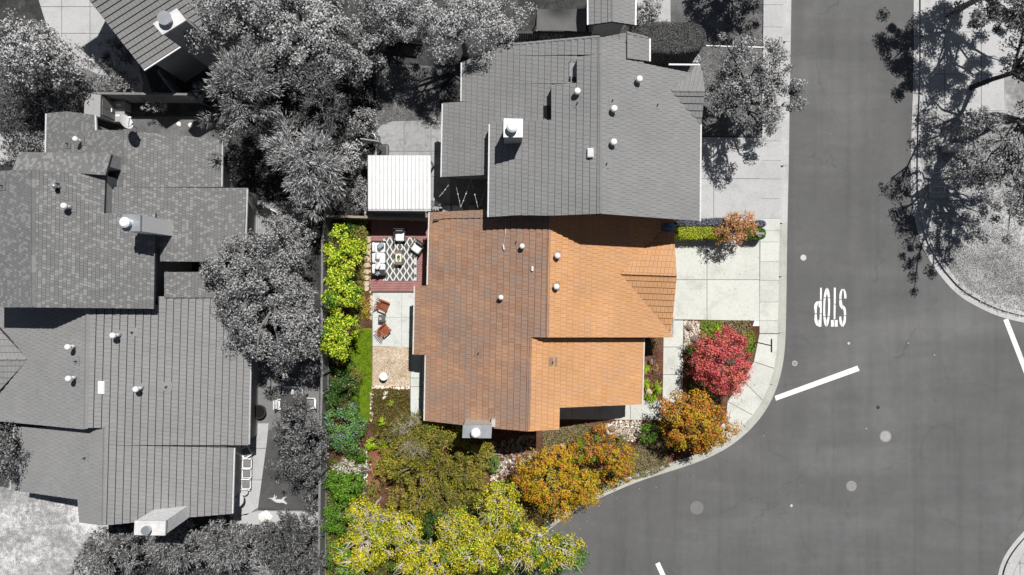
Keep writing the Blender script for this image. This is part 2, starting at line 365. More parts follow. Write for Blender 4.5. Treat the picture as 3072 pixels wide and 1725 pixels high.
def kerb_line(pl, sgn, mat_of, gutter, top, name):
    root = None; pl = smooth(pl, 4)
    A, B, C = pl, offs(pl, sgn * gutter), offs(pl, sgn * (gutter + top))
    st = [0]; acc = 0
    for i in range(1, len(pl)):
        acc += math.dist(pl[i], pl[i - 1])
        if acc > 150 or i == len(pl) - 1: st.append(i); acc = 0
    base = MB()
    base.add([P(*p, -.128) for p in A] + [P(*p, -.118) for p in C], [(i, i + 1, i + 1 + len(A), i + len(A)) for i in range(len(A) - 1)])
    root = base.build(name, M['kerb_g'], kind='structure')
    for s0, s1 in zip(st, st[1:]):
        m = mat_of(pl[(s0 + s1) // 2]); k = MB(); n = s1 - s0
        for i in range(s0, s1):
            f0 = .0 if i > s0 else .06; f1 = .0 if i < s1 - 1 else .06
            lerp = lambda a, b, t: (a[0] + (b[0] - a[0]) * t, a[1] + (b[1] - a[1]) * t)
            a0, a1 = lerp(A[i], A[i + 1], f0), lerp(A[i], A[i + 1], 1 - f1); b0, b1 = lerp(B[i], B[i + 1], f0), lerp(B[i], B[i + 1], 1 - f1); c0, c1 = lerp(C[i], C[i + 1], f0), lerp(C[i], C[i + 1], 1 - f1)
            v = [P(*a0, -.112), P(*a1, -.112), P(*b1, -.1), P(*b0, -.1), P(*b0, .022), P(*b1, .022), P(*c1, .026), P(*c0, .026), P(*c0, -.1), P(*c1, -.1), P(*a0, -.13), P(*a1, -.13)]
            k.add(v, [(0, 1, 2, 3), (3, 2, 5, 4), (4, 5, 6, 7), (7, 6, 9, 8), (10, 11, 1, 0)])
        k.build('kerb_stone', m, root)
    return A, B, C
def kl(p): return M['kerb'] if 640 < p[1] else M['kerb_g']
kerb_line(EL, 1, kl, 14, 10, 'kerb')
kerb_line(ER, -1, lambda p: M['kerb_g'], 21, 11, 'island_kerb')
kerb_line(EB, -1, lambda p: M['kerb_g'], 17, 9, 'corner_kerb')
ELs, ERs, EBs = offs(smooth(EL, 4), 20), offs(smooth(ER, 4), -28), offs(smooth(EB, 4), -22)
# lots, split where the planting changes
def cut_lot(name, y0, y1, xleft, m, z=0.0):
    mid = [p for p in ELs if y0 < p[1] < y1]
    def at(y):
        for a, b in zip(ELs, ELs[1:]):
            if a[1] <= y <= b[1]: return (a[0] + (b[0] - a[0]) * (y - a[1]) / (b[1] - a[1]), y)
    return sheet(name, [(xleft, y0), at(y0)] + mid + [at(y1), (xleft, y1)], z, m, .14)
cut_lot('terrain', -290, 645, 968, M['soil_g'])
cut_lot('garden_terrain', 645, 2000, 968, M['soil'])
sheet('neighbour_terrain', [(-1200, -290), (968, -290), (968, 2000), (-1200, 2000)], 0, M['soil_g'], .14)
sheet('island_terrain', ERs + [(3500, 1010), (4000, 1000), (4000, -300)], 0, M['grass_dry'], .14)
sheet('corner_terrain', EBs + [(3400, 2000)], 0, M['conc_g'], .14)

# sidewalk
sw = MB().prism([P(x, y, .008) for x, y in [(2292, -290), (2352, -290), (2340, 700), (2333, 1000), (2279, 1000), (2279, 700)]], depth=.06).build('pavement', M['conc_dk'], kind='structure')
ys = [-290, -180, -100, -30, 14, 81, 150, 218, 286, 345, 382, 423, 481, 537, 596, 655, 692, 726, 785, 841, 906, 962, 1000]
for a, b in zip(ys, ys[1:]):
    xl = lambda y: 2291 - 12 * min(1, max(0, y) / 900); xr = lambda y: 2351 - 17.5 * min(1, max(0, y) / 1000)
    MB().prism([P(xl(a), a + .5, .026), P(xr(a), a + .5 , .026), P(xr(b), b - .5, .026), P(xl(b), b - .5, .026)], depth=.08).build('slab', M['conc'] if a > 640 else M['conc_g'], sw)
O = [(2333, 1001), (2322, 1104), (2283, 1197), (2247, 1243), (2203, 1289), (2160, 1323), (2120, 1343)]
I = [(2279, 1001), (2262, 1085), (2228, 1140), (2183, 1205), (2178, 1255), (2146, 1306), (2115, 1330)]
def mid(a, b, t=.5): return (a[0] + (b[0] - a[0]) * t, a[1] + (b[1] - a[1]) * t)
_kl = offs(smooth(EL, 4), 23.4)
snap = lambda p: min(_kl, key=lambda q: math.dist(p, q))
bul = [(2330, 1053), (2306, 1155), (2267, 1222), (2227, 1267), (2183, 1308), (2141, 1334)]
O = [O[0]] + [snap(p) for p in O[1:]]; bul = [snap(p) for p in bul]
for i in range(len(O) - 1):
    for j, (t0, t1) in enumerate(((0.01, .99),)):
        MB().prism([P(*mid(I[i], I[i + 1], .01), .026), P(*mid(O[i], bul[i], .02), .026), P(*bul[i], .026), P(*mid(O[i + 1], bul[i], .02), .026), P(*mid(I[i + 1], I[i], .01), .026)], depth=.08).build('slab', M['conc'], sw)
MB().prism([P(x, y, .032) for x, y in ((2264, 962), (2278, 963), (2278, 978), (2258, 978))], depth=.1).build('meter_cover', M['white'], label='pale rectangular meter cover set in the corner of the front bed', cat='meter cover')
# driveways and walks
dr = sheet('driveway', [(1985, 700), (2279, 704), (2278, 960), (1985, 958)], .006, M['conc_dk'], .06)
slabs(dr, [(1985, 697), (2279, 702), (2278, 962), (1985, 957)], [1985, 2121, 2279], [690, 839, 966], .024, M['conc'])
dr2 = sheet('neighbour_driveway', [(1985, 410), (2288, 414), (2285, 662), (1985, 660)], .006, M['conc_dk'], .06)
slabs(dr2, [(1985, 410), (2288, 414), (2285, 664), (1985, 662)], [1985, 2141, 2288], [405, 536, 664], .024, M['conc_g'])
wk = sheet('path', [(1990, 958), (2050, 958), (2048, 1259), (1672, 1259), (1672, 1198), (1989, 1203)], .006, M['conc_dk'], .06)
slabs(wk, [(1992, 960), (2050, 962), (2047, 1203), (1988, 1203)], [1980, 2060], [961, 1041, 1124, 1203], .024, M['conc'])
slabs(wk, [(1672, 1196), (2048, 1203), (2047, 1261), (1672, 1257)], [1660, 1716, 1800, 1891, 1987, 2055], [1190, 1265], .024, M['conc'])
# back of the main house
pt = sheet('patio', [(1117, 876), (1262, 876), (1290, 1070), (1290, 1262), (1231, 1262), (1231, 1040), (1117, 1038)], .006, M['conc_dk'], .06)
slabs(pt, [(1118, 877), (1262, 877), (1262, 1042), (1118, 1038)], [1110, 1205, 1270], [870, 952, 1045], .03, M['conc_pat'], gap=.006)
slabs(pt, [(1232, 1042), (1290, 1044), (1290, 1262), (1232, 1262)], [1225, 1264, 1295], [1040, 1134, 1160, 1265], .024, M['conc_pat'])
gv = sheet('gravel_bed', [(1118, 1039), (1231, 1041), (1231, 1160), (1117, 1158)], .02, M['gravel'], .06)
sheet('lawn', [(1060, 985), (1116, 985), (1116, 1150), (1110, 1262), (1075, 1258), (1060, 1200), (1030, 1150)], .012, M['grass'], .06)
sheet('red_soil_bed', [(1106, 1345), (1140, 1342), (1152, 1400), (1135, 1470), (1145, 1545), (1096, 1548)], .012, M['soil_red'], .06)
# neighbours' ground
sheet('back_lawn', [(1128, 190), (1325, 200), (1320, 334), (1297, 354), (1265, 362), (1178, 364), (1142, 376), (1128, 392)], .008, M['grass_g'], .05)
ap = sheet('neighbour_patio', [(1100, 470), (1126, 460), (1126, 398), (1142, 376), (1178, 364), (1265, 362), (1297, 354), (1319, 334), (1400, 330), (1400, 200), (1470, 200), (1480, 655), (1100, 650)], .006, M['conc_dk'], .06)
slabs(ap, [(1126, 640), (1126, 398), (1142, 376), (1178, 364), (1265, 362), (1297, 354), (1319, 334), (1350, 330), (1350, 640)], [1120, 1212, 1293, 1352], [325, 454, 530, 642], .024, M['conc_patg'])
slabs(ap, [(1352, 520), (1475, 520), (1475, 650), (1352, 650)], [1352, 1420, 1475], [520, 590, 650], .024, M['conc_dk'])
sheet('front_lawn', [(2085, 140), (2288, 140), (2288, 410), (1990, 408), (1990, 200)], .008, M['grass_g'], .05)
sheet('upper_front_lawn', [(2010, -290), (2290, -290), (2290, 136), (2080, 130), (2010, 70)], .008, M['turf_m'], .05)
sheet('front_path', [(1900, -100), (2010, -100), (2012, 75), (1940, 80), (1890, 70)], .012, M['conc_g'], .05)
MB().prism([P(x, y, .05) for x, y in ((2118, 135), (2288, 140), (2288, 143), (2118, 138))], depth=.1).build('lawn_edging', M['white'], label='thin white edging between the two neighbouring front lawns', cat='edging')
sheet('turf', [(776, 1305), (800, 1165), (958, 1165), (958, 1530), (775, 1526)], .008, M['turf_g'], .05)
lp = sheet('side_path', [(700, 1270), (805, 1270), (800, 1330), (774, 1530), (958, 1532), (958, 1575), (690, 1610), (690, 1350)], .006, M['conc_dk'], .06)
slabs(lp, [(700, 1270), (806, 1270), (800, 1330), (774, 1522), (740, 1545), (690, 1550), (690, 1350)], [680, 810], [1260, 1345, 1440, 1560], .024, M['conc_pat' if False else 'conc_g'])
slabs(lp, [(700, 1550), (774, 1533), (958, 1535), (958, 1580), (690, 1612)], [680, 790, 870, 960], [1530, 1615], .024, M['conc_g'])
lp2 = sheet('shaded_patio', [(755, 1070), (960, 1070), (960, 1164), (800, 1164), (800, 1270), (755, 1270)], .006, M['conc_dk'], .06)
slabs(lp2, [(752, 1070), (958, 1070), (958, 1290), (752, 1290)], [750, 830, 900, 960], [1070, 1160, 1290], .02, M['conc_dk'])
sheet('dry_front_lawn', [(-300, 1460), (330, 1460), (330, 1580), (280, 1800), (-300, 1800)], .008, ground('patchy_lawn', [.1, .2, .34, .7, .8], .28, 2.5, 16, .8), .05)
sheet('side_lawn', [(370, 350), (680, 350), (680, 440), (370, 440)], .008, M['turf_m'], .05)
tp = sheet('garden_path', [(150, -100), (330, -100), (440, 230), (460, 290), (300, 290), (150, 110), (110, -20)], .006, M['conc_dk'], .06)
slabs(tp, [(150, -100), (330, -100), (430, 250), (425, 285), (300, 225), (222, 190), (150, 110), (110, -20)], [100, 185, 270, 350, 445], [-100, 20, 100, 180, 290], .024, M['conc_g'])
sheet('curved_path', [(-60, 420), (0, 398), (60, 392), (150, 392), (150, 460), (40, 480), (-60, 520)], .01, M['conc_g'], .05)
dw = sheet('opposite_driveway', [(2768, -290), (3400, -290), (3400, 215), (3015, 217), (3013, 330), (2768, 333)], .006, M['conc_dk'], .06)
slabs(dw, [(2768, -290), (3300, -290), (3300, 217), (3013, 217), (3013, 331), (2768, 333)], [2768, 2834, 2944, 3060, 3180], [-290, -100, 24, 96, 222, 333], .024, M['conc_g'])
co = [(3300, 1500), (3140, 1590), (3078, 1650), (3050, 1700), (3040, 1725), (3036, 1850), (3500, 1850), (3500, 1500)]
cs = sheet('corner_pavement', co, .006, M['conc_dk'], .06)
slabs(cs, co, [2960, 3060, 3170, 3300], [1490, 1600, 1690, 1850], .024, M['conc_g'])

# ------------------------------------------------------------------ road markings and covers
zr = -.122
def flat(px, z, mb=None): mb = mb or MB(); return mb.prism([P(x, y, z) for x, y in px], depth=.004)
st = thing('road_lettering', 'white painted word STOP with stencil gaps on the asphalt', 'road marking', P(2491, 925, -.126))
K = 1253 / 130.0
def zz(x, y): return (2430 + x / K, 850 + y / K)
def strip(mb, c, w):
    """ribbon along centre points with half widths (stencil stroke)"""
    l, r = [], []
    for i, p in enumerate(c):
        a = c[max(0, i - 1)]; b = c[min(len(c) - 1, i + 1)]; dx, dy = b[0] - a[0], b[1] - a[1]; L = math.hypot(dx, dy)
        hw = w[i] if isinstance(w, list) else w
        l.append((p[0] - dy / L * hw, p[1] + dx / L * hw)); r.append((p[0] + dy / L * hw, p[1] - dx / L * hw))
    for i in range(len(c) - 1): flat([zz(*l[i]), zz(*l[i + 1]), zz(*r[i + 1]), zz(*r[i])], zr, mb)
def poly(mb, pts): flat([zz(*p) for p in pts], zr, mb)
m_ = MB()
poly(m_, [(293, 125), (345, 125), (338, 478), (290, 478)]); poly(m_, [(252, 503), (340, 503), (338, 868), (285, 868), (287, 690), (248, 690)])
poly(m_, [(285, 885), (335, 885), (328, 1252), (243, 1252), (245, 1058), (275, 1058)])
strip(m_, [(232, 530), (200, 570), (165, 640), (160, 720), (165, 790), (168, 866)], [26, 42, 45, 40, 30, 27]); 
strip(m_, [(165, 884), (165, 960), (168, 1050), (190, 1140), (222, 1230)], [28, 32, 40, 42, 16])
m_.build('letter_p', M['paint'], st)
m_ = MB()
for sg in (-1, 1):
    cx = 482
    for lo, hi in ((128, 408), (428, 955), (975, 1252)):
        c = []
        for k in range(7):
            y = lo + (hi - lo) * k / 6; t = (y - 690) / 563; c.append((y, t))
        pts_o = [(cx - (y - 690) * .018 + sg * max(8, 98 * max(0, 1 - abs(t) ** 2.6) ** .5), y) for y, t in c]
        pts_i = [(cx - (y - 690) * .018 + sg * max(7, 44 * max(0, 1 - (abs(t) / .66) ** 2) ** .5 if abs(t) < .66 else 7), y) for y, t in c]
        for k in range(6): poly(m_, [pts_o[k], pts_o[k + 1], pts_i[k + 1], pts_i[k]])
m_.build('letter_o', M['paint'], st)
m_ = MB(); poly(m_, [(690, 125), (747, 125), (742, 592), (688, 592)]); poly(m_, [(686, 612), (741, 612), (735, 1038), (682, 1038)])
poly(m_, [(606, 1062), (693, 1062), (690, 1252), (606, 1252)]); poly(m_, [(715, 1062), (800, 1062), (798, 1252), (713, 1252)]); m_.build('letter_t', M['paint'], st)
m_ = MB()
strip(m_, [(936, 165), (908, 220), (888, 300), (880, 380), (880, 458)], [14, 26, 32, 32, 32]); strip(m_, [(970, 165), (1000, 230), (1018, 320), (1022, 400), (1018, 440)], [14, 28, 34, 32, 28])
strip(m_, [(880, 480), (885, 560), (898, 640), (935, 740)], [32, 40, 44, 20]); strip(m_, [(955, 650), (985, 720), (1010, 800), (1012, 870), (1010, 925)], [22, 42, 34, 32, 30])
strip(m_, [(1010, 945), (1008, 1040), (985, 1140), (953, 1250)], [30, 32, 40, 12]); strip(m_, [(876, 960), (878, 1050), (895, 1150), (925, 1245)], [26, 34, 36, 12])
m_.build('letter_s', M['paint'], st)
for px, lab in (([(2324, 1188), (2328, 1202), (2579, 1112), (2572, 1097)], 'white stop line across the road near the house kerb'),
                ([(3010, 960), (3024, 955), (3112, 1180), (3098, 1187)], 'white stop line starting at the grass island kerb on the right'),
                ([(1966, 1692), (1979, 1686), (2030, 1800), (2017, 1806)], 'short white stop line cut off by the bottom of the view')):
    MB().prism([P(x, y, zr) for x, y in px], depth=.006).build('stop_line', M['paint'], label=lab, cat='road marking', group='white stop lines')
def cover(x, y, r, m, lab, ring=None):
    t = thing('manhole_cover', lab, 'manhole cover', P(x, y, -.13)); rr = r / S; c = P(x, y, -.125)
    MB().cyl(c, c + Vector((0, 0, .012)), rr, n=28).build('frame_ring', m, t)
    MB().cyl(c + Vector((0, 0, .012)), c + Vector((0, 0, .017)), rr * .8, n=24).build('lid', ring or m, t)
cover(2410, 773, 9, M['iron_p'], 'small pale valve cover in the road beside the driveway slabs')
cover(2384, 1090, 8, M['iron_p'], 'small pale valve cover near the stop line and the kerb', M['iron'])
cover(2546, 1030, 4, M['iron_p'], 'tiny valve cover right below the word STOP')
cover(2656, 1309, 18, M['iron'], 'round manhole ring with pale centre in the middle of the junction', M['plastic_m'])
cover(2554, 1458, 16, M['iron'], 'plain pale round manhole cover in the lower junction')
cover(2090, 1523, 20, M['conc_dk'], 'large faint manhole cover nearest the yellow trees', M['conc_dk'])
cover(2374, 1517, 4, M['iron_p'], 'tiny white survey cap alone in the lower road')
cover(2634, 1222, 5, M['dkmetal'], 'small dark ring in the asphalt above the pale manhole')

# ------------------------------------------------------------------ houses
SL = .42
class Plane:
    def __init__(s, e1, e2, ze, toward, slope=SL, z2=None):
        s.A = P(*e1, ze); B = P(*e2, ze); d = (B - s.A); d.z = 0; s.u = d.normalized()
        n = Vector((-s.u.y, s.u.x, 0)); T = P(*toward, ze)
        if (T - s.A).dot(n) < 0: n = -n; s.u = -s.u
        s.n = n; s.k = slope; L = math.hypot(1, slope); s.v = Vector((n.x / L, n.y / L, slope / L)); s.w = s.u.cross(s.v)
        if s.w.z < 0: s.u = -s.u; s.w = -s.w
        s.ze = ze
    def z(s, x, y): return s.ze + s.k * ((x - s.A.x) * s.n.x + (y - s.A.y) * s.n.y)
    def p(s, px, py, up=0.0):
        # z = c + bx*X + by*Y, X = ux*(1-z/H)
        ux, uy = (px - 1536) / S, (862.5 - py) / S; bx, by = s.k * s.n.x, s.k * s.n.y
        c = s.ze - bx * s.A.x - by * s.A.y; g = bx * ux + by * uy
        z = (c + g) / (1 + g / H); k = (1 - z / H)
        return Vector((ux * k, uy * k, z + up))
    def uv(s, q): d = q - s.A; return (d.dot(s.u), d.dot(s.v))
    def xyz(s, u, v, w=0): return s.A + s.u * u + s.v * v + s.w * w

def inside(p, poly):
    c = False
    for (ax, ay), (bx, by) in zip(poly, poly[1:] + poly[:1]):
        if (ay > p[1]) != (by > p[1]) and p[0] < (bx - ax) * (p[1] - ay) / (by - ay) + ax: c = not c
    return c

class House:
    def __init__(s, name, label, base_px, tile_mat, under, fascia, wall, gut, expo=.375, tw=.235, th=.062, tile='tile'):
        s.root = thing(name, label, 'house', P(*base_px, 0)); s.pieces = []; s.cand = []; s.stuff = MB(); s.slab = MB(); s.walls = MB()
        s.slot = .034 if th > .05 else .008
        s.mt, s.un, s.fa, s.wa, s.gu = tile_mat, under, fascia, wall, gut; s.e, s.tw, s.th, s.tile = expo, tw, th, tile; s.meshes = {}
        s.roof = link('roof', bpy.data.meshes.new('roof'), s.root); WL[s.roof.name] = Vector((0, 0, 0)); s.capm = MB()
    def plane(s, pl, polys, mt=None, wall=True, wz=0.0):
        for q in polys: s.pieces.append((pl, ccw([tuple(p) for p in q]), mt or s.mt, wall, wz))
    def finish(s):
        for idx, (pl, poly, mt, wall, wz) in enumerate(s.pieces):
            pts = [pl.p(*p) for p in poly]
            s.slab.prism([p - Vector((0, 0, .012)) for p in pts], depth=.16)
            uv = ccw([pl.uv(p) for p in pts])
            cvx = all((b[0] - a[0]) * (c[1] - b[1]) - (b[1] - a[1]) * (c[0] - b[0]) > -1e-6 for a, b, c in zip(uv, uv[1:] + uv[:1], uv[2:] + uv[:2]))
            parts = [uv] if cvx else [ccw([uv[i] for i in t]) for t in geometry.tessellate_polygon([[Vector((u, v, 0)) for u, v in uv]])]
            v0 = min(v for u, v in uv); v1 = max(v for u, v in uv); u0 = min(u for u, v in uv); u1 = max(u for u, v in uv)
            for j in range(math.floor((v0) / s.e) , math.ceil(v1 / s.e)):
                sh = ((j * 0.37) % 1) * s.tw
                a, b = j * s.e, (j + 1) * s.e
                for i in range(math.floor((u0 - sh) / s.tw), math.ceil((u1 - sh) / s.tw)):
                    g = .005; ua, ub = i * s.tw + sh + g, (i + 1) * s.tw + sh - g
                    bt = b - s.slot; qd = [(ua, a), (ub, a), (ub, bt), (ua, bt)]
                    cs = [c for c in (clip(qd, q) for q in parts) if abs(area(c)) > .0008]
                    if not cs: continue
                    if sum(abs(area(c)) for c in cs) > (ub - ua) * (s.e - s.slot) * .998:
                        o = pl.xyz(ua, a); k = H / (H - o.z) * S
                        px, py = o.x * k + 1536, 862.5 - o.y * k
                        if 0 < px < 3072 and 0 < py < 1725: s.cand.append((-o.z, len(s.cand), pl, ua, a, mt)); continue
                        cs = [qd]
                    for c in cs: s.emit(pl, c, a, mt)
            if wall:
                n = len(poly); fl = area(poly) < 0; xy = ccw([tuple(p.xy) for p in pts])
                # inset outer edges by .45 m
                lines = []
                pxp = poly if area([tuple(p.xy) for p in pts]) > 0 else poly[::-1]
                others = [q for k2, (_, q, _, w2, _) in enumerate(s.pieces) if k2 != idx]
                for (ax, ay), (bx, by), pa, pb in zip(xy, xy[1:] + xy[:1], pxp, pxp[1:] + pxp[:1]):
                    dx, dy = bx - ax, by - ay; L = math.hypot(dx, dy) or 1; nx, ny = -dy / L, dx / L
                    m = mid(pa, pb); cx, cy = sum(p[0] for p in pxp) / n, sum(p[1] for p in pxp) / n
                    D = math.dist(m, (cx, cy)) or 1; t = (m[0] + (m[0] - cx) / D * 7, m[1] + (m[1] - cy) / D * 7)
                    ins = .002 if any(inside(t, q) for q in others) else .45
                    lines.append((ax + nx * ins, ay + ny * ins, dx, dy))
                big = [(-500, -500), (500, -500), (500, 500), (-500, 500)]
                for ax, ay, dx, dy in lines:
                    L = math.hypot(dx, dy)
                    if L < 1e-6: continue
                    ux, uy = dx / L * 2000, dy / L * 2000
                    big = clip(big, [(ax - ux, ay - uy), (ax + ux, ay + uy), (ax + ux - uy, ay + uy + ux), (ax - ux - uy, ay - uy + ux)])
                if len(big) > 2 and abs(area(big)) > .5:
                    s.walls.prism([(x, y, pl.z(x, y) - .19) for x, y in big], z0=wz)
        s.cand.sort(key=lambda t: t[:2])
        for k, (_, _, pl, ua, a, mt) in enumerate(s.cand):
            if k < 300:
                key = (mt.name)
                if key not in s.meshes:
                    w = s.tw - .01; e = s.e - s.slot; t = s.th
                    mb = MB().add([(0, 0, t), (w, 0, t), (w, e, .008), (0, e, .008), (0, 0, -.01), (w, 0, -.01), (w, e, -.01), (0, e, -.01)],
                                  [(0, 1, 2, 3), (4, 7, 6, 5), (0, 4, 5, 1), (1, 5, 6, 2), (2, 6, 7, 3), (3, 7, 4, 0)])
                    s.meshes[key] = mb.mesh(s.tile, mt)
                o = bpy.data.objects.new(s.tile, s.meshes[key]); COL.objects.link(o); o.parent = s.roof
                m = Matrix((pl.u, pl.v, pl.w)).transposed().to_4x4(); m.translation = pl.xyz(ua, a)
                o.matrix_parent_inverse = Matrix.Identity(4); o.matrix_basis = Matrix.Translation(m.translation) @ m.to_3x3().to_4x4()
            else: s.emit(pl, [(ua, a), (ua + s.tw - .01, a), (ua + s.tw - .01, a + s.e - s.slot), (ua, a + s.e - s.slot)], a, mt)
        mats = list(s.mats)
        s.stuff.build(s.tile + '_field', mats, s.roof, kind='stuff')
        me = s.slab.mesh('roof', s.un); s.roof.data = me
        s.walls.build('wall', s.wa, s.root)
        if s.capm.V: s.capm.build('barge_board', s.fa, s.roof)
    def emit(s, pl, c, a, mt):
        if not hasattr(s, 'mats'): s.mats = []
        if mt not in s.mats: s.mats.append(mt)
        mi = s.mats.index(mt); c = ccw(c); n = len(c)
        h = lambda v: s.th + (.008 - s.th) * (v - a) / s.e
        s.stuff.add([pl.xyz(u, v, h(v)) for u, v in c] + [pl.xyz(u, v, -.01) for u, v in c],
                    [tuple(range(n))] + [(i, i + n, (i + 1) % n + n, (i + 1) % n) for i in range(n)], mi)
    def ridge(s, pl, a, b, mt=None, w=.26, name='ridge_tile', L=.42, up=.03):
        p, q = pl.p(*a, up), pl.p(*b, up); d = q - p; n = max(1, int(d.length / L)); st_ = d / n
        key = ('r', (mt or s.mt).name)
        if key not in s.meshes:
            mb = MB().add([(0, -w / 2, -.05), (0, 0, .055), (0, w / 2, -.05), (L + .03, -w / 2 * .9, -.06), (L + .03, 0, .03), (L + .03, w / 2 * .9, -.06)], [(0, 3, 4, 1), (1, 4, 5, 2), (0, 1, 2), (5, 4, 3)])
            s.meshes[key] = mb.mesh('ridge_tile', mt or s.mt)
        for i in range(n):
            o = bpy.data.objects.new(name, s.meshes[key]); COL.objects.link(o); o.parent = s.roof
            o.matrix_basis = Matrix.Translation(p + st_ * i) @ d.to_track_quat('X', 'Z').to_matrix().to_4x4()
    def rake(s, pl, *pts, w=.09, h=.2, up=.0):
        for a, b in zip(pts, pts[1:]): s.capm.bar(pl.p(*a, up), pl.p(*b, up), w, h)
    def gutter(s, pl, *pts, m=None):
        g = MB()
        for a, b in zip(pts, pts[1:]):
            p, q = pl.p(*a, -.03), pl.p(*b, -.03); o = -pl.n * .05
            g.bar(p + o, q + o, .085, .1)
            L = (q - p).length
            for k in range(1, int(L / 1.6) + 1): g.box(p + (q - p) * (k * 1.6 / L) + o * 1.7 + Vector((0, 0, .01)), (.05, .05, .11))
        g.build('gutter', m or s.gu, s.root)
    def vent(s, pl, x, y, r=.15, h=.38, m='wmetal', cap=True):
        b = pl.p(x, y); t = b + Vector((0, 0, h))
        k = MB().cyl(b - Vector((0, 0, .1)), t, r * .55, n=10)
        if cap: k.cyl(t - Vector((0, 0, .04)), t + Vector((0, 0, .05)), r, r, 14); k.ball(t + Vector((0, 0, .05)), (r, r, .09), 12, 4)
        k.build('vent_pipe', M[m], s.roof, smooth=cap)
        MB().prism([b + pl.u * (a * .24) + pl.v * (c * .24) + pl.w * .05 for a, c in ((-1, -1), (1, -1), (1, 1), (-1, 1))], depth=.02).build('vent_flashing', s.mt, s.roof)
    def flue(s, pl, x, y): s.vent(pl, x, y, .06, .3, 'dkmetal', False)
    def skylight(s, pl, x0, y0, x1, y1, m, h=.12):
        q = [pl.p(*p) for p in ((x0, y1), (x1, y1), (x1, y0), (x0, y0))]
        MB().prism([p + Vector((0, 0, h)) for p in q], depth=h + .1).build('skylight_kerb', M['dkmetal'] if m != 'skylight' else M['white'], s.roof)
        c = sum(q, Vector()) / 4
        MB().prism([c + (p - c) * .88 + Vector((0, 0, h + .03)) for p in q], depth=.05).build('skylight', M[m], s.roof)
    def chimney(s, px, zt, m, flue_px, r=.24, zb=.0, capm='metal', dome=True):
        q = [P(*p, zt) for p in px]
        ch = MB().prism(q, z0=zb).build('chimney', m, s.root); c = sum(q, Vector()) / 4
        MB().prism([c + (p - c) * 1.05 + Vector((0, 0, .07)) for p in q], depth=.12).build('chimney_cap', M[capm], ch)
        f = P(*flue_px, zt + .07); k = MB().cyl(f, f + Vector((0, 0, .3)), r * .75, n=18)
        if dome: k.cyl(f + Vector((0, 0, .3)), f + Vector((0, 0, .37)), r, n=20); k.ball(f + Vector((0, 0, .37)), (r, r, .12), 18, 4)
        else: k.cyl(f + Vector((0, 0, .26)), f + Vector((0, 0, .34)), r, n=20)
        k.build('flue_cap', M['wmetal'] if dome else M['metal'], ch, smooth=False)

# --- main house, terracotta roof
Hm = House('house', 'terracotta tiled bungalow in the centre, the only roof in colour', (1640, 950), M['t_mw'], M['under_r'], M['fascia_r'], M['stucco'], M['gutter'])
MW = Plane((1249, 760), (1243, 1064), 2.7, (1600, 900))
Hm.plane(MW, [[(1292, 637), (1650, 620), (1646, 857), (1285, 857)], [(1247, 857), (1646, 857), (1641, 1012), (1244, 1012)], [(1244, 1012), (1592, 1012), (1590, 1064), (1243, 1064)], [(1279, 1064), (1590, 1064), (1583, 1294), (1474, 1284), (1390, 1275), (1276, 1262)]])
zr1 = MW.p(1646, 860).z; zr2 = MW.p(1588, 1150).z
def east_plane(x, y0, y1, z, slope=SL, tow=-1):
    # plane falling to the east from a ridge point of height z
    pl = Plane((x, y0), (x - 6, y1), z, (x - 300, y0), slope); return pl
ME = Plane((1648, 690), (1641, 1012), zr1, (1300, 860)); ME = ME
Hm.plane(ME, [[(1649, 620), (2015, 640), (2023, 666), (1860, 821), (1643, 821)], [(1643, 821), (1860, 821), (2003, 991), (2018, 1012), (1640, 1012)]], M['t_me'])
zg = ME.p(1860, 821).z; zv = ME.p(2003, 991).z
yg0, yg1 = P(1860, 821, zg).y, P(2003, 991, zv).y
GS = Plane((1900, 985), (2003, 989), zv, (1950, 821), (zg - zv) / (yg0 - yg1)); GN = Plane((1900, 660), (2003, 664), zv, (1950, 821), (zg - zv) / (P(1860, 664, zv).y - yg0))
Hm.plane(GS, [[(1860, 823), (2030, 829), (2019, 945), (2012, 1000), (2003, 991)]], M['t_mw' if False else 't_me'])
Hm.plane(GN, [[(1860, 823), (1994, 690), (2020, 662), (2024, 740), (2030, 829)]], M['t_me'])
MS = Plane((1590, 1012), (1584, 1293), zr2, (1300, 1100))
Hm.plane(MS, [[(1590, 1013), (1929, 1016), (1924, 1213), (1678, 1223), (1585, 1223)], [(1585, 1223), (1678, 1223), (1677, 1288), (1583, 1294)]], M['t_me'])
Hm.finish()
Hm.ridge(MW, (1647, 690), (1641, 1010)); Hm.ridge(MW, (1590, 1014), (1584, 1290)); Hm.ridge(GS, (1864, 824), (2028, 829), M['t_me'])
Hm.rake(MS, (1583, 1294), (1677, 1288)); Hm.rake(MS, (1678, 1288), (1679, 1223)); Hm.rake(MS, (1678, 1223), (1924, 1213)); Hm.rake(MS, (1665, 1218), (1661, 1287), up=.03, w=.05)
Hm.rake(MW, (1583, 1294), (1474, 1284), (1390, 1275), (1276, 1262)); Hm.rake(ME, (1640, 1012), (2018, 1012)); Hm.rake(MW, (1640, 1012), (1592, 1010)); Hm.rake(MW, (1292, 637), (1480, 628))
Hm.rake(GS, (2030, 829), (2019, 945)); Hm.rake(GN, (2030, 829), (2024, 740), (2020, 664)); Hm.rake(MW, (1285, 857), (1247, 858), h=.1); Hm.rake(MW, (1243, 1064), (1279, 1065), h=.1)
Hm.gutter(MW, (1290, 637), (1284, 855)); Hm.gutter(MW, (1246, 858), (1242, 1063)); Hm.gutter(MW, (1279, 1066), (1275, 1262)); Hm.gutter(MS, (1930, 1014), (1925, 1211)); Hm.gutter(GS, (2021, 948), (2018, 1008))
for x, y in ((1566, 740), (1503, 892)): Hm.vent(MW, x, y)
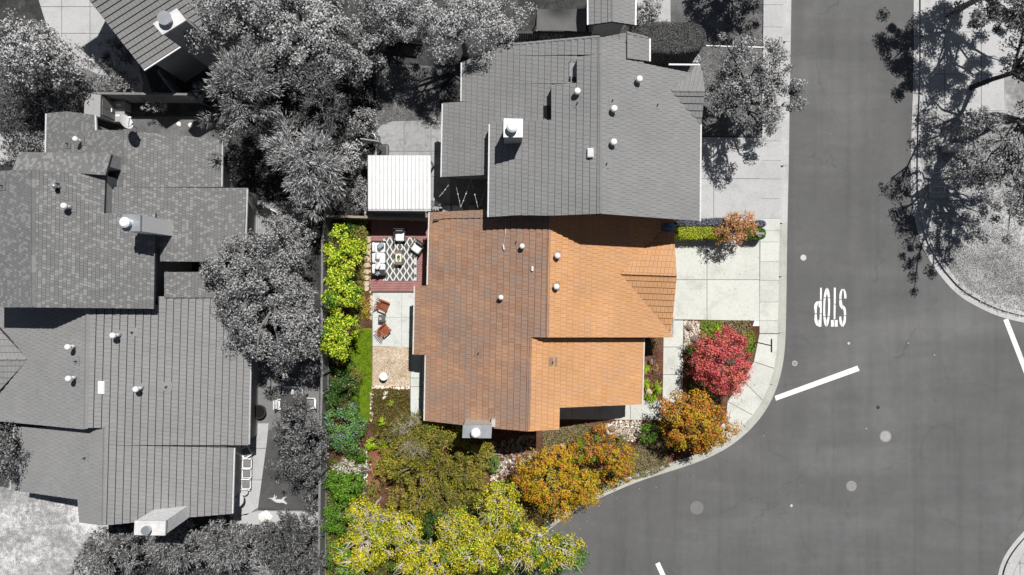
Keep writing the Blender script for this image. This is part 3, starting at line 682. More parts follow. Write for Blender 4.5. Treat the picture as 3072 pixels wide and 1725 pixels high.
for x, y in ((1671, 768), (1668, 860)): Hm.vent(ME, x, y, .17)
Hm.flue(MW, 1549, 724); Hm.flue(MW, 1436, 1058); Hm.flue(MS, 1659, 1085)
b = MW.p(1597, 806); MB().box(b + Vector((0, 0, .1)), (.1, .25, .2)).build('roof_box', M['white'], Hm.roof)
w1 = MB(); 
for a, b in zip([(1306, 662), (1335, 656), (1480, 654)], [(1335, 656), (1480, 654), (1480, 655)]): w1.bar(MW.p(*a, .06), MW.p(*b, .06), .03, .03)
w1.box(MW.p(1308, 661, .12), (.3, .12, .14)); w1.build('roof_cable', M['dkmetal'], Hm.roof)
w1 = MB()
for a, b in (((1517, 655), (1517, 700)), ((1517, 700), (1511, 735))): w1.bar(MW.p(*a, .07), MW.p(*b, .07), .025, .025)
w1.box(MW.p(1511, 742, .1), (.08, .3, .12), rot=.2); w1.build('roof_conduit', M['metal'], Hm.roof)
Hm.chimney([(1391, 1275), (1474, 1275), (1472, 1313), (1389, 1312)], 5.9, M['bluewall' if False else 'stucco'], (1428, 1295), .26)
MB().prism([P(x, y, 5.3) for x, y in ((1474, 1258), (1486, 1258), (1486, 1281), (1474, 1281))], depth=1.6).build('chimney_saddle', M['stucco'], Hm.root)
# blue wrapped bundle in the valley beside the neighbour's wall
MB().ball(GN.p(2004, 682) + Vector((0, 0, .1)), (.42, .25, .2), 14, 7, jit=.15, rg=rnd).build('bundle', M['blue'], label='crumpled pale blue plastic bundle lying on the roof corner by the grey wall', cat='bundle')

# --- neighbour A (north), grey two level roof
Ha = House('house', 'large grey tiled house north of the terracotta roof, white domed chimney', (1750, 400), M['t_a'], M['under'], M['fascia_g'], M['stucco_g'], M['gutter_g'])
AW = Plane((1472, 374), (1469, 651), 5.7, (1799, 500))
zra = AW.p(1799, 500).z
AWc = [[(1469, 365), (1568, 365), (1568, 651 - 6), (1468, 651)], [(1568, 365), (1655, 360), (1655, 647), (1568, 646)], [(1655, 254), (1732, 249), (1732, 644), (1655, 647)], [(1732, 171), (1799, 163), (1799, 641), (1732, 644)]]
Ha.plane(AW, AWc)
AE = Plane((1799, 165), (1799, 641), zra, (1500, 400))
Ha.plane(AE, [[(1799, 164), (2071, 219), (2011, 269), (1799, 269)], [(1799, 269), (2011, 269), (2100, 371), (1799, 371)], [(1799, 371), (2100, 371), (2097, 663), (1799, 641)]])
zga = AE.p(2011, 270).z; zva = AE.p(2100, 371).z
AGS = Plane((2050, 372), (2100, 373), zva, (2050, 272), (zga - zva) / max(.3, (P(2011, 272, zga).y - P(2100, 371, zva).y)))
AGN = Plane((2050, 196), (2100, 198), zva, (2050, 272), (zga - zva) / max(.3, (P(2100, 197, zva).y - P(2011, 272, zga).y)))
Ha.plane(AGS, [[(2011, 272), (2114, 274), (2108, 330), (2104, 371), (2100, 371)]]); Ha.plane(AGN, [[(2011, 272), (2071, 219), (2005, 197), (2101, 197), (2109, 230), (2114, 274)][0:2] + [(2085, 197), (2101, 197), (2109, 230), (2114, 274)]], wall=False)
AL = Plane((1331, 312), (1327, 531), 3.3, (1799, 500), .5)
ALc = [[(1388, 186), (1440, 165), (1440, 305), (1386, 305)], [(1440, 165), (1500, 138), (1500, 366), (1440, 366)], [(1500, 138), (1799, 111), (1799, 164), (1500, 168)], [(1500, 168), (1732, 168), (1732, 250), (1500, 252)], [(1500, 252), (1655, 252), (1655, 366), (1500, 366)], [(1331, 309), (1440, 304), (1440, 366), (1330, 366)], [(1330, 366), (1475, 366), (1475, 523), (1455, 525), (1327, 531)]]
Ha.plane(AL, ALc)
zal = AL.p(1799, 140).z
AR = Plane((1799, 111), (1799, 200), zal, (1500, 150))
Ha.plane(AR, [[(1799, 111), (1932, 130), (1932, 200), (1799, 175)]])
ARR = Plane((1880, 99), (1880, 160), zal - .5, (1700, 120)); Ha.plane(ARR, [[(1880, 98), (1946, 116), (1946, 184), (1880, 175)]], wall=False)
ARL = Plane((1880, 99), (1880, 160), zal - .5, (2000, 120)); Ha.plane(ARL, [[(1810, 112), (1880, 98), (1880, 126), (1850, 120)]], wall=False)
Ha.finish()
Ha.ridge(AW, (1799, 166), (1799, 638)); Ha.ridge(AL, (1799, 113), (1799, 163)); Ha.ridge(AGS, (2015, 273), (2113, 275)); Ha.ridge(AL, (1500, 139), (1797, 112)); Ha.ridge(ARR, (1880, 100), (1944, 116), name='ridge_tile')
Ha.rake(AW, (1468, 651), (1799, 642)); Ha.rake(AE, (1799, 642), (2097, 664)); Ha.rake(AE, (1799, 163), (2071, 218), up=.05)
for a, b in (((1470, 368), (1655, 360)), ((1655, 360), (1655, 255)), ((1655, 255), (1732, 249)), ((1732, 249), (1732, 171)), ((1732, 171), (1799, 163))): Ha.rake(AW, a, b, w=.1, h=.5, up=-.12)
Ha.rake(AL, (1327, 531), (1474, 523)); Ha.rake(AL, (1331, 309), (1387, 305), w=.06); Ha.rake(AL, (1388, 186), (1440, 164), (1500, 138), (1799, 111))
Ha.rake(AR, (1799, 111), (1932, 130), up=.03)
Ha.gutter(AW, (1471, 372), (1467, 651), m=M['gutter_w']); Ha.gutter(AL, (1330, 311), (1326, 531), m=M['gutter_w']); Ha.gutter(AL, (1387, 188), (1386, 304), m=M['gutter_w']); Ha.gutter(AE, (2100, 372), (2098, 664), m=M['gutter_w']); Ha.gutter(AR, (1932, 134), (1931, 181), m=M['gutter_w']); Ha.gutter(ARR, (1947, 116), (1947, 184), m=M['gutter_w'])
Ha.gutter(AGN, (2006, 196), (2100, 197), m=M['gutter_w'])
Ha.vent(AE, 1914, 244, .18); Ha.vent(AE, 1839, 332, .18); Ha.vent(AE, 1838, 431, .18); Ha.vent(AW, 1730, 280, .18)
for x, y in ((1838, 301), (1973, 314), (1820, 491)): Ha.flue(AE, x, y)
Ha.flue(AW, 1732, 309)
Ha.skylight(AL, 1630, 317, 1653, 357, 'glassdk', .06); Ha.skylight(AL, 1706, 186, 1731, 234, 'plastic_m', .05); Ha.skylight(AL, 1704, 236, 1731, 245, 'glassdk', .03); Ha.skylight(AW, 1761, 447, 1779, 474, 'skylight', .22)  # the two glassdk plates on AL are roof-step and panel shadows modelled flat
Ha.chimney([(1513, 358), (1567, 359), (1566, 411), (1512, 411)], 7.9, M['stucco_g'], (1537, 384), .3, capm='metal')

# --- house L2 (lower left)
Hl = House('house', 'grey tiled house at the lower left, stepped eaves and a wide chimney', (480, 1200), M['t_l2'], M['under'], M['fascia_g'], M['stucco_g'], M['gutter_g'])
LE = Plane((749, 1150), (744, 1335), 2.7, (262, 1200))
Hl.plane(LE, [[(262, 915), (474, 915), (474, 1283), (255, 1283)], [(474, 889), (752, 892), (745, 1335), (474, 1335)], [(316, 1283), (474, 1283), (474, 1335), (315, 1335)], [(315, 1335), (700, 1343), (694, 1541), (500, 1557), (310, 1576)]])
zl1 = LE.p(259, 1100).z; zl2 = LE.p(313, 1430).z
LW = Plane((262, 950), (255, 1287), zl1, (700, 1100))
Hl.plane(LW, [[(262, 915), (258, 1078), (84, 1078), (0, 989), (-60, 925), (-60, 900), (100, 900)], [(258, 1078), (255, 1288), (16, 1265), (-60, 1258), (-60, 1230), (0, 1170), (84, 1078)]])
zlg = LW.p(84, 1078).z
LGS = Plane((0, 1078), (84, 1078), zlg, (40, 800), .35); LGN = Plane((0, 1078), (84, 1078), zlg, (40, 1400), .35)
Hl.plane(LGS, [[(84, 1078), (0, 1170), (-60, 1230), (-60, 1078)]]); Hl.plane(LGN, [[(84, 1078), (-60, 1078), (-60, 925), (0, 989)]])
LS = Plane((316, 1283), (310, 1576), zl2, (700, 1400))
Hl.plane(LS, [[(316, 1284), (310, 1576), (238, 1567), (234, 1498), (34, 1470), (46, 1280)]])
Hl.finish()
Hl.ridge(LE, (262, 925), (256, 1285)); Hl.ridge(LE, (315, 1287), (310, 1573)); Hl.ridge(LGS, (0, 1078), (82, 1078)); 
Hl.rake(LW, (255, 1288), (16, 1265), (-60, 1258)); Hl.rake(LS, (34, 1470), (234, 1498)); Hl.rake(LS, (238, 1500), (240, 1566), up=.02); Hl.rake(LE, (310, 1576), (500, 1557), (694, 1541)); Hl.rake(LE, (700, 1342), (744, 1336)); Hl.rake(LS, (238, 1567), (310, 1576)); Hl.rake(LE, (474, 890), (752, 892))
Hl.gutter(LE, (751, 1030), (745, 1333)); Hl.gutter(LE, (701, 1344), (695, 1540), m=M['gutter_w']); Hl.gutter(LS, (45, 1282), (34, 1469), m=M['gutter_w'])
Hl.vent(LE, 362, 1004, .17, .75); Hl.vent(LE, 429, 1162, .17, .75); Hl.vent(LW, 228, 1038, .17, .7); Hl.vent(LW, 230, 1131, .17, .7)
for x, y in ((400, 996), (502, 1159)): Hl.flue(LE, x, y)
Hl.flue(LW, 232, 1083); Hl.flue(LS, 258, 1372)
Hl.skylight(LE, 297, 1143, 316, 1181, 'skylight', .1)
Hl.chimney([(408, 1562), (497, 1562), (495, 1604), (406, 1603)], 6.4, plain('pale_plaster', .75, .85), (446, 1586), .24, dome=False, capm='capg')

# --- house L1 (upper left), shingle roof
Hu = House('house', 'grey shingled house at the upper left edge with long pale chimney', (350, 620), M['t_l1'], M['under'], M['fascia_g'], M['stucco_g'], M['gutter_g'], expo=.185, tw=.15, th=.02, tile='shingle')
UE = Plane((738, 575), (734, 738), 3.0, (375, 600))
Hu.plane(UE, [[(375, 392), (664, 418), (662, 561), (370, 561)], [(312, 561), (745, 564), (735, 786), (312, 786)][0:2] + [(735, 640), (312, 640)], [(465, 640), (735, 640), (732, 786), (481, 784), (479, 745), (465, 745)], [(493, 816), (735, 816), (735, 893), (493, 893)]])
zu = UE.p(372, 480).z
UW = Plane((375, 392), (370, 561), zu, (700, 500))
Hu.plane(UW, [[(199, 334), (286, 345), (291, 392), (375, 392), (372, 470), (199, 470)][0:2] + [(291, 392), (291, 470), (199, 470)], [(291, 389), (375, 392), (370, 561), (310, 561), (291, 470)], [(142, 340), (199, 334), (199, 470), (140, 470)]])
UR = Plane((465, 700), (461, 925), 5.4, (99, 700))
Hu.plane(UR, [[(99, 508), (316, 526), (312, 640), (99, 640)], [(99, 640), (466, 640), (461, 926), (99, 922)]])
zur = UR.p(99, 700).z
UX = Plane((99, 508), (99, 922), zur, (400, 700)); Hu.plane(UX, [[(99, 508), (99, 922), (-60, 922), (-60, 516)]])
zn = UR.p(316, 527).z
UN = Plane((58, 456), (334, 463), zur - 1.25, (200, 900)); Hu.plane(UN, [[(58, 456), (334, 463), (316, 526), (99, 509), (36, 512)]])
Hu.finish()
Hu.ridge(UR, (99, 512), (99, 918)); Hu.ridge(UE, (375, 394), (372, 520)); Hu.ridge(UW, (199, 336), (199, 396))
Hu.rake(UE, (375, 392), (664, 418), w=.06); Hu.rake(UR, (99, 924), (461, 927)); Hu.rake(UX, (99, 924), (-60, 924)); Hu.rake(UR, (316, 527), (312, 640), w=.05, h=.3, up=-.1)
Hu.rake(UR, (466, 645), (461, 926), w=.07, h=.3, up=-.08); Hu.rake(UE, (481, 785), (735, 787), w=.06)
Hu.gutter(UE, (665, 420), (663, 560)); Hu.gutter(UE, (740, 566), (734, 738)); Hu.gutter(UW, (141, 341), (139, 458), m=M['gutter_w']); Hu.gutter(UW, (289, 346), (291, 391), m=M['gutter_w'])
Hu.vent(UR, 214, 622, .17, .6); Hu.vent(UW, 246, 424, .15, .6); Hu.flue(UW, 206, 432); Hu.flue(UR, 422, 758); Hu.flue(UR, 168, 560); Hu.vent(UR, 182, 562, .12, .5, 'metal'); Hu.flue(UX, 10, 558)
Hu.chimney([(371, 644), (422, 645), (421, 693), (370, 693)], 7.8, M['white'], (385, 669), .27, capm='metal')  # body whitened so the east face shows its sunlight
MB().prism([P(x, y, 3.1) for x, y in ((466, 790), (492, 790), (492, 893), (466, 893))], depth=.06).build('window_frame', M['gutter_g'], Hu.root)

# --- house TL (top left)
Ht = House('house', 'grey tiled house at the top left turned at an angle', (480, 60), M['t_a'], M['under'], M['fascia_g'], M['stucco_g'], M['wmetal'], expo=.3)
TP = Plane((430, 207), (660, 60), 4.6, (300, 0), .52)
Ht.plane(TP, [[(35, -295), (430, 207), (660, 60), (300, -480)]])
Ht.finish()
Ht.gutter(TP, (431, 208), (662, 60)); Ht.rake(TP, (35, -295), (267, 0), (430, 207)); 
Ht.chimney([(463, 72), (531, 28), (558, 62), (491, 104)], 7.7, M['stucco_g'], (502, 61), .36, dome=False, capm='capg')
# --- house TM (top middle)
Hn = House('house', 'corner of a small tiled house at the top edge beside the shade cloth', (1836, 10), M['t_a'], M['under'], M['fascia_g'], M['stucco_g'], M['wmetal'])
TW = Plane((1766, 0), (1766, 74), 4.2, (1836, 20)); zt_ = TW.p(1836, 30).z
Hn.plane(TW, [[(1766, -120), (1836, -120), (1836, 65), (1767, 75)]])
TE = Plane((1836, 0), (1836, 60), zt_, (1766, 20)); Hn.plane(TE, [[(1836, -120), (1908, -120), (1903, 75), (1836, 65)]])
Hn.finish(); Hn.ridge(TW, (1836, -100), (1836, 62)); Hn.rake(TW, (1767, 76), (1836, 66)); Hn.rake(TE, (1836, 66), (1903, 76)); Hn.gutter(TW, (1766, -60), (1766, 74)); Hn.gutter(TE, (1905, -60), (1904, 75))

# ------------------------------------------------------------------ fences
def fence(label, px, h, m, group=None, bw=.14, rail=True, zb=0.0):
    w = [P(x, y, h) for x, y in px]; mdl = mid(px[0], px[-1]); t = thing('fence', label, 'fence', P(*mdl, 0), group)
    bm = MB().box((0, 0, (h - .12) / 2 + .05), (bw - .012, .022, h - .12)).mesh('board', m); inv = Matrix.Translation(-WL[t.name]); n = 0
    for a, b in zip(w, w[1:]):
        a, b = a.copy(), b.copy(); a.z = b.z = 0; d = b - a; L = d.length; ang = math.atan2(d.y, d.x); nrm = Vector((-d.y, d.x, 0)) / L
        MB().bar(a + Vector((0, 0, h)), b + Vector((0, 0, h)), .13, .04).build('top_rail', m, t)
        MB().bar(a + nrm * .035 + Vector((0, 0, .35)), b + nrm * .035 + Vector((0, 0, .35)), .04, .09).build('rail', m, t)
        for k in range(int(L / bw)):
            if n >= 290: break
            o = bpy.data.objects.new('board', bm); COL.objects.link(o); o.parent = t; o.matrix_parent_inverse = inv
            o.location = a + d * ((k + .5) * bw / L); o.rotation_euler = (0, 0, ang); n += 1
        for k in range(int(L / 2.4) + 1):
            c = a + d * min(1, k * 2.4 / L) + nrm * .08
            MB().box(c + Vector((0, 0, h / 2)), (.1, .1, h + .06), rot=ang).build('post', m, t)
    return t
fence('long weathered fence dividing the grey yard from the coloured garden', [(976, 648), (967, 720), (965, 1000), (965, 1180), (962, 1300), (959, 1450), (956, 1780)], 1.7, M['wood_g'])
fence('weathered fence with a pale cap behind the maroon deck', [(976, 648), (1115, 652), (1288, 656)], 1.9, M['wood_b'])
fence('short fence running up into the trees from the garden corner', [(976, 648), (972, 600), (968, 540)], 1.8, M['wood_g'])
fence('board fence behind the shed and the satellite dish', [(253, 279), (400, 281), (566, 283), (598, 303)], 2.0, M['wood_g'])
fence('short leaning fence between the angled house and the board fence', [(474, 214), (496, 245), (524, 281)], 1.8, M['wood_g'])
fence('dark fence behind the house with the shade cloth', [(1500, 98), (1615, 97), (1760, 99), (1800, 102)], 1.6, M['wood_dk'])
fence('short fence half hidden by trees behind the back lawn', [(1130, 88), (1195, 92), (1260, 100)], 1.8, M['wood_g'])

# ------------------------------------------------------------------ foliage
def leaf_mesh(name, pos, nrm, l, w, mat, along=None, rng=None, mat2=None, which=None):
    """one folded diamond per leaf: pos (n,3) centre, nrm (n,3) facing, along (n,3) preferred axis"""
    n = len(pos)
    if along is None: along = rng.normal(size=(n, 3))
    nrm = nrm / np.linalg.norm(nrm, axis=1, keepdims=True)
    a = along - nrm * (along * nrm).sum(1, keepdims=True); a /= np.linalg.norm(a, axis=1, keepdims=True) + 1e-9
    b = np.cross(nrm, a)
    sc = rng.uniform(.7, 1.3, (n, 1)); l = l * sc; w = w * sc
    v = np.stack([pos - a * l / 2, pos + b * w / 2 - nrm * w * .15, pos + a * l / 2, pos - b * w / 2 - nrm * w * .15], 1).reshape(-1, 3)
    me = bpy.data.meshes.new(name); me.vertices.add(4 * n); me.vertices.foreach_set('co', v.astype('f').ravel())
    me.loops.add(4 * n); me.loops.foreach_set('vertex_index', np.arange(4 * n, dtype='i'))
    me.polygons.add(n); me.polygons.foreach_set('loop_start', np.arange(0, 4 * n, 4, dtype='i')); me.polygons.foreach_set('loop_total', np.full(n, 4, 'i'))
    me.materials.append(mat)
    if mat2 is not None: me.materials.append(mat2); me.polygons.foreach_set('material_index', which.astype('i'))
    me.update(calc_edges=True); return me
def unit(rng, n):
    v = rng.normal(size=(n, 3)); return v / np.linalg.norm(v, axis=1, keepdims=True)
NLEAF = [0]
def plant(name, label, cat, px, py, zt, rx, ry, mat, group=None, seed=0, rz=None, dens=420, ls=(.13, .075), clump=.42, style='round', trunk=None, bark='bark', fill=1.0, limbs=10, low=-.35, rough=.28, zb=0.0, top=False, sub=None, hollow=.5, path=None, ncf=1.0, mix=None):
    """tree or shrub whose crown TOP is about zt, px/py its crown centre as seen in the photograph, rx, ry in photograph pixels"""
    rng = np.random.default_rng(seed * 7 + int(px) + int(py)); rs = random.Random(seed + int(px))
    zh = zt * (.62 if trunk is None else trunk); rzz = rz or max(.3, min(zt - zh, min(rx, ry) / S * .8)); zc = zt - rzz
    c = P(px, py, zc + rzz * .5); k = (H - zc - rzz * .5) / H / S; c.z = zc; A, B = rx * k, ry * k
    t = thing(name, label, cat, (c.x, c.y, zb), group)
    ar = math.pi * A * B; nl = int(ar * dens * fill); nc = max(5, int(ar / (clump * clump) * 1.1 * ncf))
    d = unit(rng, nc); d[:, 2] = np.where(d[:, 2] < low, -d[:, 2], d[:, 2])
    ang = np.arctan2(d[:, 1], d[:, 0]); ph = rng.uniform(0, 6.28, 4)
    lob = 1 + rough * (.5 * np.sin(2 * ang + ph[0]) + .35 * np.sin(3 * ang + ph[1]) + .35 * np.sin(5 * ang + ph[2]) + .25 * np.sin(9 * ang + ph[3]))
    rr = rng.uniform(hollow ** 3, 1, nc) ** (1 / 3) * lob
    cc = np.array(c)[None] + d * rr[:, None] * np.array([[A, B, rzz]]) * .93
    cc[:, 2] = np.maximum(cc[:, 2], zb + .12)
    idx = rng.integers(0, nc, nl) if style != 'even' else rng.integers(0, nc, nl); csz = rng.uniform(.6, 1.35, nc) * clump
    dd = unit(rng, nl); q = rng.uniform(0, 1, nl) ** .5
    if style == 'spray': q = rng.uniform(0, 1, nl) ** .8
    pos = cc[idx] + dd * (q * csz[idx])[:, None] * np.array([[1, 1, .75]])
    pos[:, 2] = np.maximum(pos[:, 2], zb + .03)
    if style == 'spray':
        along = dd + d[idx] * .7 + rng.normal(size=(nl, 3)) * .25; nrm = np.cross(along, unit(rng, nl)) + np.array([[0, 0, .35]])
    else:
        along = rng.normal(size=(nl, 3)) + dd * .6; nrm = dd * .55 + d[idx] * .45 + rng.normal(size=(nl, 3)) * .45 + np.array([[0, 0, .5]])
    NLEAF[0] += nl
    me = leaf_mesh('crown', pos, nrm, ls[0], ls[1], mat, along, rng, LF[mix[0]] if mix else None, (rng.uniform(0, 1, nc) < mix[1])[idx] if mix else None); link('crown' if trunk is not None else 'foliage', me, t)
    if sub:
        ns = int(nl * sub[1]); j = rng.integers(0, nl, ns); p2 = pos[j] + dd[j] * .05 + np.array([[0, 0, .03]])
        props(link(sub[2], leaf_mesh(sub[2], p2, nrm[j] + np.array([[0, 0, 1]]), sub[3], sub[3], sub[0], None, rng), t), kind='stuff')
    # trunk and limbs
    tb = MB(); base = Vector((c.x + rs.uniform(-.2, .2), c.y + rs.uniform(-.2, .2), zb - .05)); r0 = max(.02, .045 * max(A, B) * (1 if trunk is not None else .5))
    fork = Vector((c.x, c.y, zb + (zc - zb) * .55 + .02)); fork = path[-1][0] if path else fork
    if path: tb.tube([q for q, _ in path], [q for _, q in path], 12)
    else: tb.tube([base, (base + fork) / 2 + Vector((rs.uniform(-.1, .1), rs.uniform(-.1, .1), 0)), fork], [r0 * 1.25, r0, r0 * .85], 8)
    order = np.argsort(-np.linalg.norm((cc - np.array(c)) / np.array([A, B, rzz]), axis=1)); step = max(1, len(order) // max(1, limbs))
    for j in order[::step][:limbs]:
        e = Vector(cc[j].tolist())
        if top: e = e + Vector((0, 0, .3))
        m1 = fork.lerp(e, .4) + Vector((rs.uniform(-.2, .2) * A, rs.uniform(-.2, .2) * B, .12 * rzz + (.35 * rzz if top else 0))); m2 = m1.lerp(e, .55) + Vector((rs.uniform(-.1, .1) * A, rs.uniform(-.1, .1) * B, .05))
        tb.tube([fork, m1, m2, e], [r0 * .6, r0 * .42, r0 * .28, r0 * .1], 5)
        for g in range(4 if top else 1):
            e2 = m2.lerp(e, .5) + Vector((rs.uniform(-.5, .5), rs.uniform(-.5, .5), rs.uniform(.1, .3))) * (1 if top else .5)
            h = m2.lerp(e2, .5) + Vector((rs.uniform(-.14, .14), rs.uniform(-.14, .14), .06)); tb.tube([m2, h, e2], [r0 * .22, r0 * .14, r0 * .05], 4)
    tb.build('trunk' if trunk is not None else 'stem', M[bark], t); return t

G = 'grey trees and shrubs'
# grey neighbours' trees
plant('tree', 'big grey round crowned tree overlapping both left hand houses', 'tree', 765, 880, 7.0, 195, 225, LF['grey_mid'], trunk=.55, dens=700, ncf=.85, clump=.5, ls=(.13, .07), bark='bark_g', limbs=16, rough=.26)
plant('tree', 'grey tree crown squeezed between the big round tree and the fence', 'tree', 895, 1000, 6.2, 72, 115, LF['grey_mid'], trunk=.5, dens=520, clump=.42, ls=(.13, .07), bark='bark_g', seed=12)
plant('tree', 'small upright grey tree beside the wooden deck at the left fence', 'tree', 868, 690, 3.9, 62, 62, LF['grey'], trunk=.5, dens=520, clump=.3, ls=(.12, .06), bark='bark_g', rough=.4)
plant('conifer', 'feathery grey conifer left of the white corrugated patio cover', 'tree', 915, 480, 6.5, 148, 128, LF['grey_light'], trunk=.5, dens=430, clump=.62, ls=(.3, .04), style='spray', bark='bark_g', limbs=8, rough=.3)
plant('conifer', 'tall feathery grey tree right of the angled house chimney', 'tree', 700, 260, 8.5, 118, 165, LF['grey'], trunk=.5, dens=430, clump=.55, ls=(.26, .045), style='spray', bark='bark_g', seed=1)
plant('tree', 'large bright leaved grey tree at the top edge left of centre', 'tree', 860, 70, 6.8, 215, 165, LF['grey_light'], trunk=.5, ncf=.7, dens=560, clump=.5, ls=(.15, .08), bark='bark_g', seed=2)
plant('tree', 'dark grey tree at the top edge just right of the angled house', 'tree', 690, 30, 8, 150, 120, LF['grey'], trunk=.5, dens=460, clump=.45, ls=(.14, .08), bark='bark_g', seed=3)
plant('tree', 'leafy grey tree below the top edge trees, behind the back lawn', 'tree', 1020, 135, 5.6, 150, 105, LF['grey'], trunk=.5, dens=520, ncf=.7, clump=.45, ls=(.14, .08), bark='bark_g', seed=4)
plant('tree', 'wide dense grey tree hanging over the corner of the northern roof', 'tree', 1375, 60, 6.6, 235, 128, LF['grey_light'], trunk=.5, dens=600, ncf=.75, clump=.4, ls=(.11, .06), bark='bark_g', seed=5, rough=.22)
plant('tree', 'part of a grey tree at the top edge between two large crowns', 'tree', 1150, 20, 5.6, 125, 100, LF['grey_mid'], trunk=.5, dens=480, clump=.4, ls=(.12, .07), bark='bark_g', seed=6)
plant('pine_tree', 'thin grey pine with bare trunk in the dark gap behind the lawn', 'tree', 955, 300, 6, 95, 105, LF['grey_dark'], trunk=.4, dens=190, clump=.38, ls=(.3, .03), style='spray', bark='bark_g', seed=7, limbs=22)
plant('shrub', 'grey leafy shrub beside the round edged concrete patio', 'shrub', 1090, 365, 2.6, 55, 60, LF['grey'], dens=420, clump=.3, ls=(.12, .07), bark='bark_g')
plant('shrub', 'grey leafy shrub behind the basketball backboard', 'shrub', 1055, 470, 2.2, 58, 55, LF['grey_light'], dens=420, clump=.3, ls=(.12, .07), bark='bark_g', seed=3)
plant('shrub', 'grey shrub strip along the left side of the patio cover', 'shrub', 1078, 585, 1.6, 30, 55, LF['grey'], dens=420, clump=.25, ls=(.1, .06), bark='bark_g')
plant('tree', 'dark leaved grey tree under the conifer in the narrow garden gap', 'tree', 830, 400, 5, 75, 85, LF['grey_dark'], trunk=.4, dens=330, clump=.4, ls=(.14, .07), bark='bark_g', seed=9)
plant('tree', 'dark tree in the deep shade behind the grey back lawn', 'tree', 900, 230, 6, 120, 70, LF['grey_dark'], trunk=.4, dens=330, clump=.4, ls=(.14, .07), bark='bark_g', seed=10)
plant('tree', 'loose grey tree crown in the top left corner', 'tree', 70, 150, 6, 150, 125, LF['grey_light'], trunk=.5, dens=330, clump=.38, ls=(.16, .07), bark='bark_g', seed=1)
plant('shrub', 'pale straggly grey shrub beside the angled garden path', 'shrub', 200, 200, 1.8, 75, 50, LF['grey_light'], dens=260, clump=.3, ls=(.16, .05), bark='bark_g', seed=2)
plant('shrub', 'dark strappy grey shrub at the left edge below the top left tree', 'shrub', 60, 290, 2.4, 75, 62, LF['grey_dark'], dens=330, clump=.35, ls=(.3, .035), style='spray', bark='bark_g', seed=3)
plant('shrub', 'dark strappy grey shrub touching the upper left roof', 'shrub', 180, 290, 2.4, 70, 55, LF['grey_dark'], dens=330, clump=.35, ls=(.3, .035), style='spray', bark='bark_g', seed=4)
plant('shrub', 'low grey shrubbery against the far side of the board fence', 'shrub', 330, 245, 1.6, 95, 30, LF['grey'], dens=380, clump=.25, ls=(.13, .05), bark='bark_g', seed=5)
plant('shrub', 'strap leaved grey shrub under the eave of the angled house', 'shrub', 345, 165, 1.5, 70, 60, LF['grey_dark'], dens=210, clump=.35, ls=(.36, .035), style='spray', bark='bark_g', seed=6)
plant('shrub', 'dark shrub on the curved path by the upper left roof', 'shrub', 75, 430, 1.8, 65, 38, LF['grey_dark'], dens=300, clump=.25, ls=(.14, .05), bark='bark_g', seed=7)
plant('shrub', 'dark grey shrub at the left edge in front of the shingled house', 'shrub', 20, 380, 2.4, 60, 28, LF['charcoal'], dens=300, clump=.3, ls=(.14, .05), bark='bark_g', seed=8)
plant('shrub', 'bright little grey shrub in front of the board fence', 'shrub', 465, 315, 1.5, 38, 18, LF['straw'], dens=330, clump=.18, ls=(.1, .07), bark='bark_g', seed=9)
plant('shrub', 'pale small tree at the right end of the board fence', 'shrub', 605, 272, 2.5, 42, 34, LF['grey_light'], dens=330, clump=.22, ls=(.1, .07), bark='bark_g', seed=10)
plant('shrub', 'grey shrub at the lower right corner of the shingled roof', 'shrub', 675, 420, 2.2, 38, 30, LF['grey'], dens=300, clump=.22, ls=(.1, .07), bark='bark_g', seed=11)
plant('shrub', 'grey shrub in the narrow strip right of the shingled roof', 'shrub', 705, 520, 1.6, 34, 45, LF['grey_mid'], dens=300, clump=.22, ls=(.12, .07), bark='bark_g', seed=12)
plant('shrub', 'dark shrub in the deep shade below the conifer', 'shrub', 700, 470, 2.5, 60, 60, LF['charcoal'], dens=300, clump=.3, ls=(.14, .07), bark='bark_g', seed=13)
plant('tree', 'dark purple leaved tree reading nearly black beside the small lawn', 'tree', 890, 1335, 4.2, 84, 168, LF['grey_dark'], trunk=.5, dens=430, clump=.32, ls=(.12, .06), bark='bark_dk', rough=.3, seed=2)
plant('shrub', 'dark shrub at the fence foot right of the lying dog', 'shrub', 935, 1500, 1.8, 30, 60, LF['grey_dark'], dens=430, clump=.25, ls=(.1, .06), bark='bark_dk', seed=3)
for i, (x, y, rx, ry, mt, lab) in enumerate([(330, 1668, 115, 62, 'grey_mid', 'feathery grey shrub left of the wide chimney at the bottom'), (520, 1640, 105, 78, 'grey_mid', 'feathery grey shrub right below the wide chimney'), (690, 1650, 110, 90, 'grey_mid', 'large feathery grey shrub at the bottom below the white path'),
        (850, 1610, 110, 75, 'grey_dark', 'dark grey shrub below the small lawn with the dog'), (880, 1700, 100, 50, 'grey_dark', 'dark grey shrub at the bottom against the fence')]):
    plant('shrub', lab, 'shrub', x, y, 3.0, rx, ry, LF[mt], dens=560, clump=.3, ls=(.2, .045), style='spray', bark='bark_g', seed=i, rough=.2)
plant('tree', 'dark tree crown at the left edge over the lower left roof', 'tree', 0, 1370, 4.6, 50, 110, LF['grey_dark'], trunk=.5, dens=430, clump=.3, ls=(.12, .07), bark='bark_dk', seed=8)
plant('palm_tuft', 'pale fan palm leaves poking up at the bottom edge', 'palm', 810, 1715, 2.6, 40, 30, LF['grey_light'], dens=260, clump=.5, ls=(.6, .03), style='spray', bark='bark_g', seed=8)
plant('tree', 'grey street tree with open crown over the sidewalk and the road', 'tree', 2285, 248, 6.0, 172, 150, LF['grey_mid'], trunk=.5, dens=560, ncf=.6, clump=.4, ls=(.12, .07), bark='bark_dk', limbs=22, rough=.35, seed=1, hollow=.3)
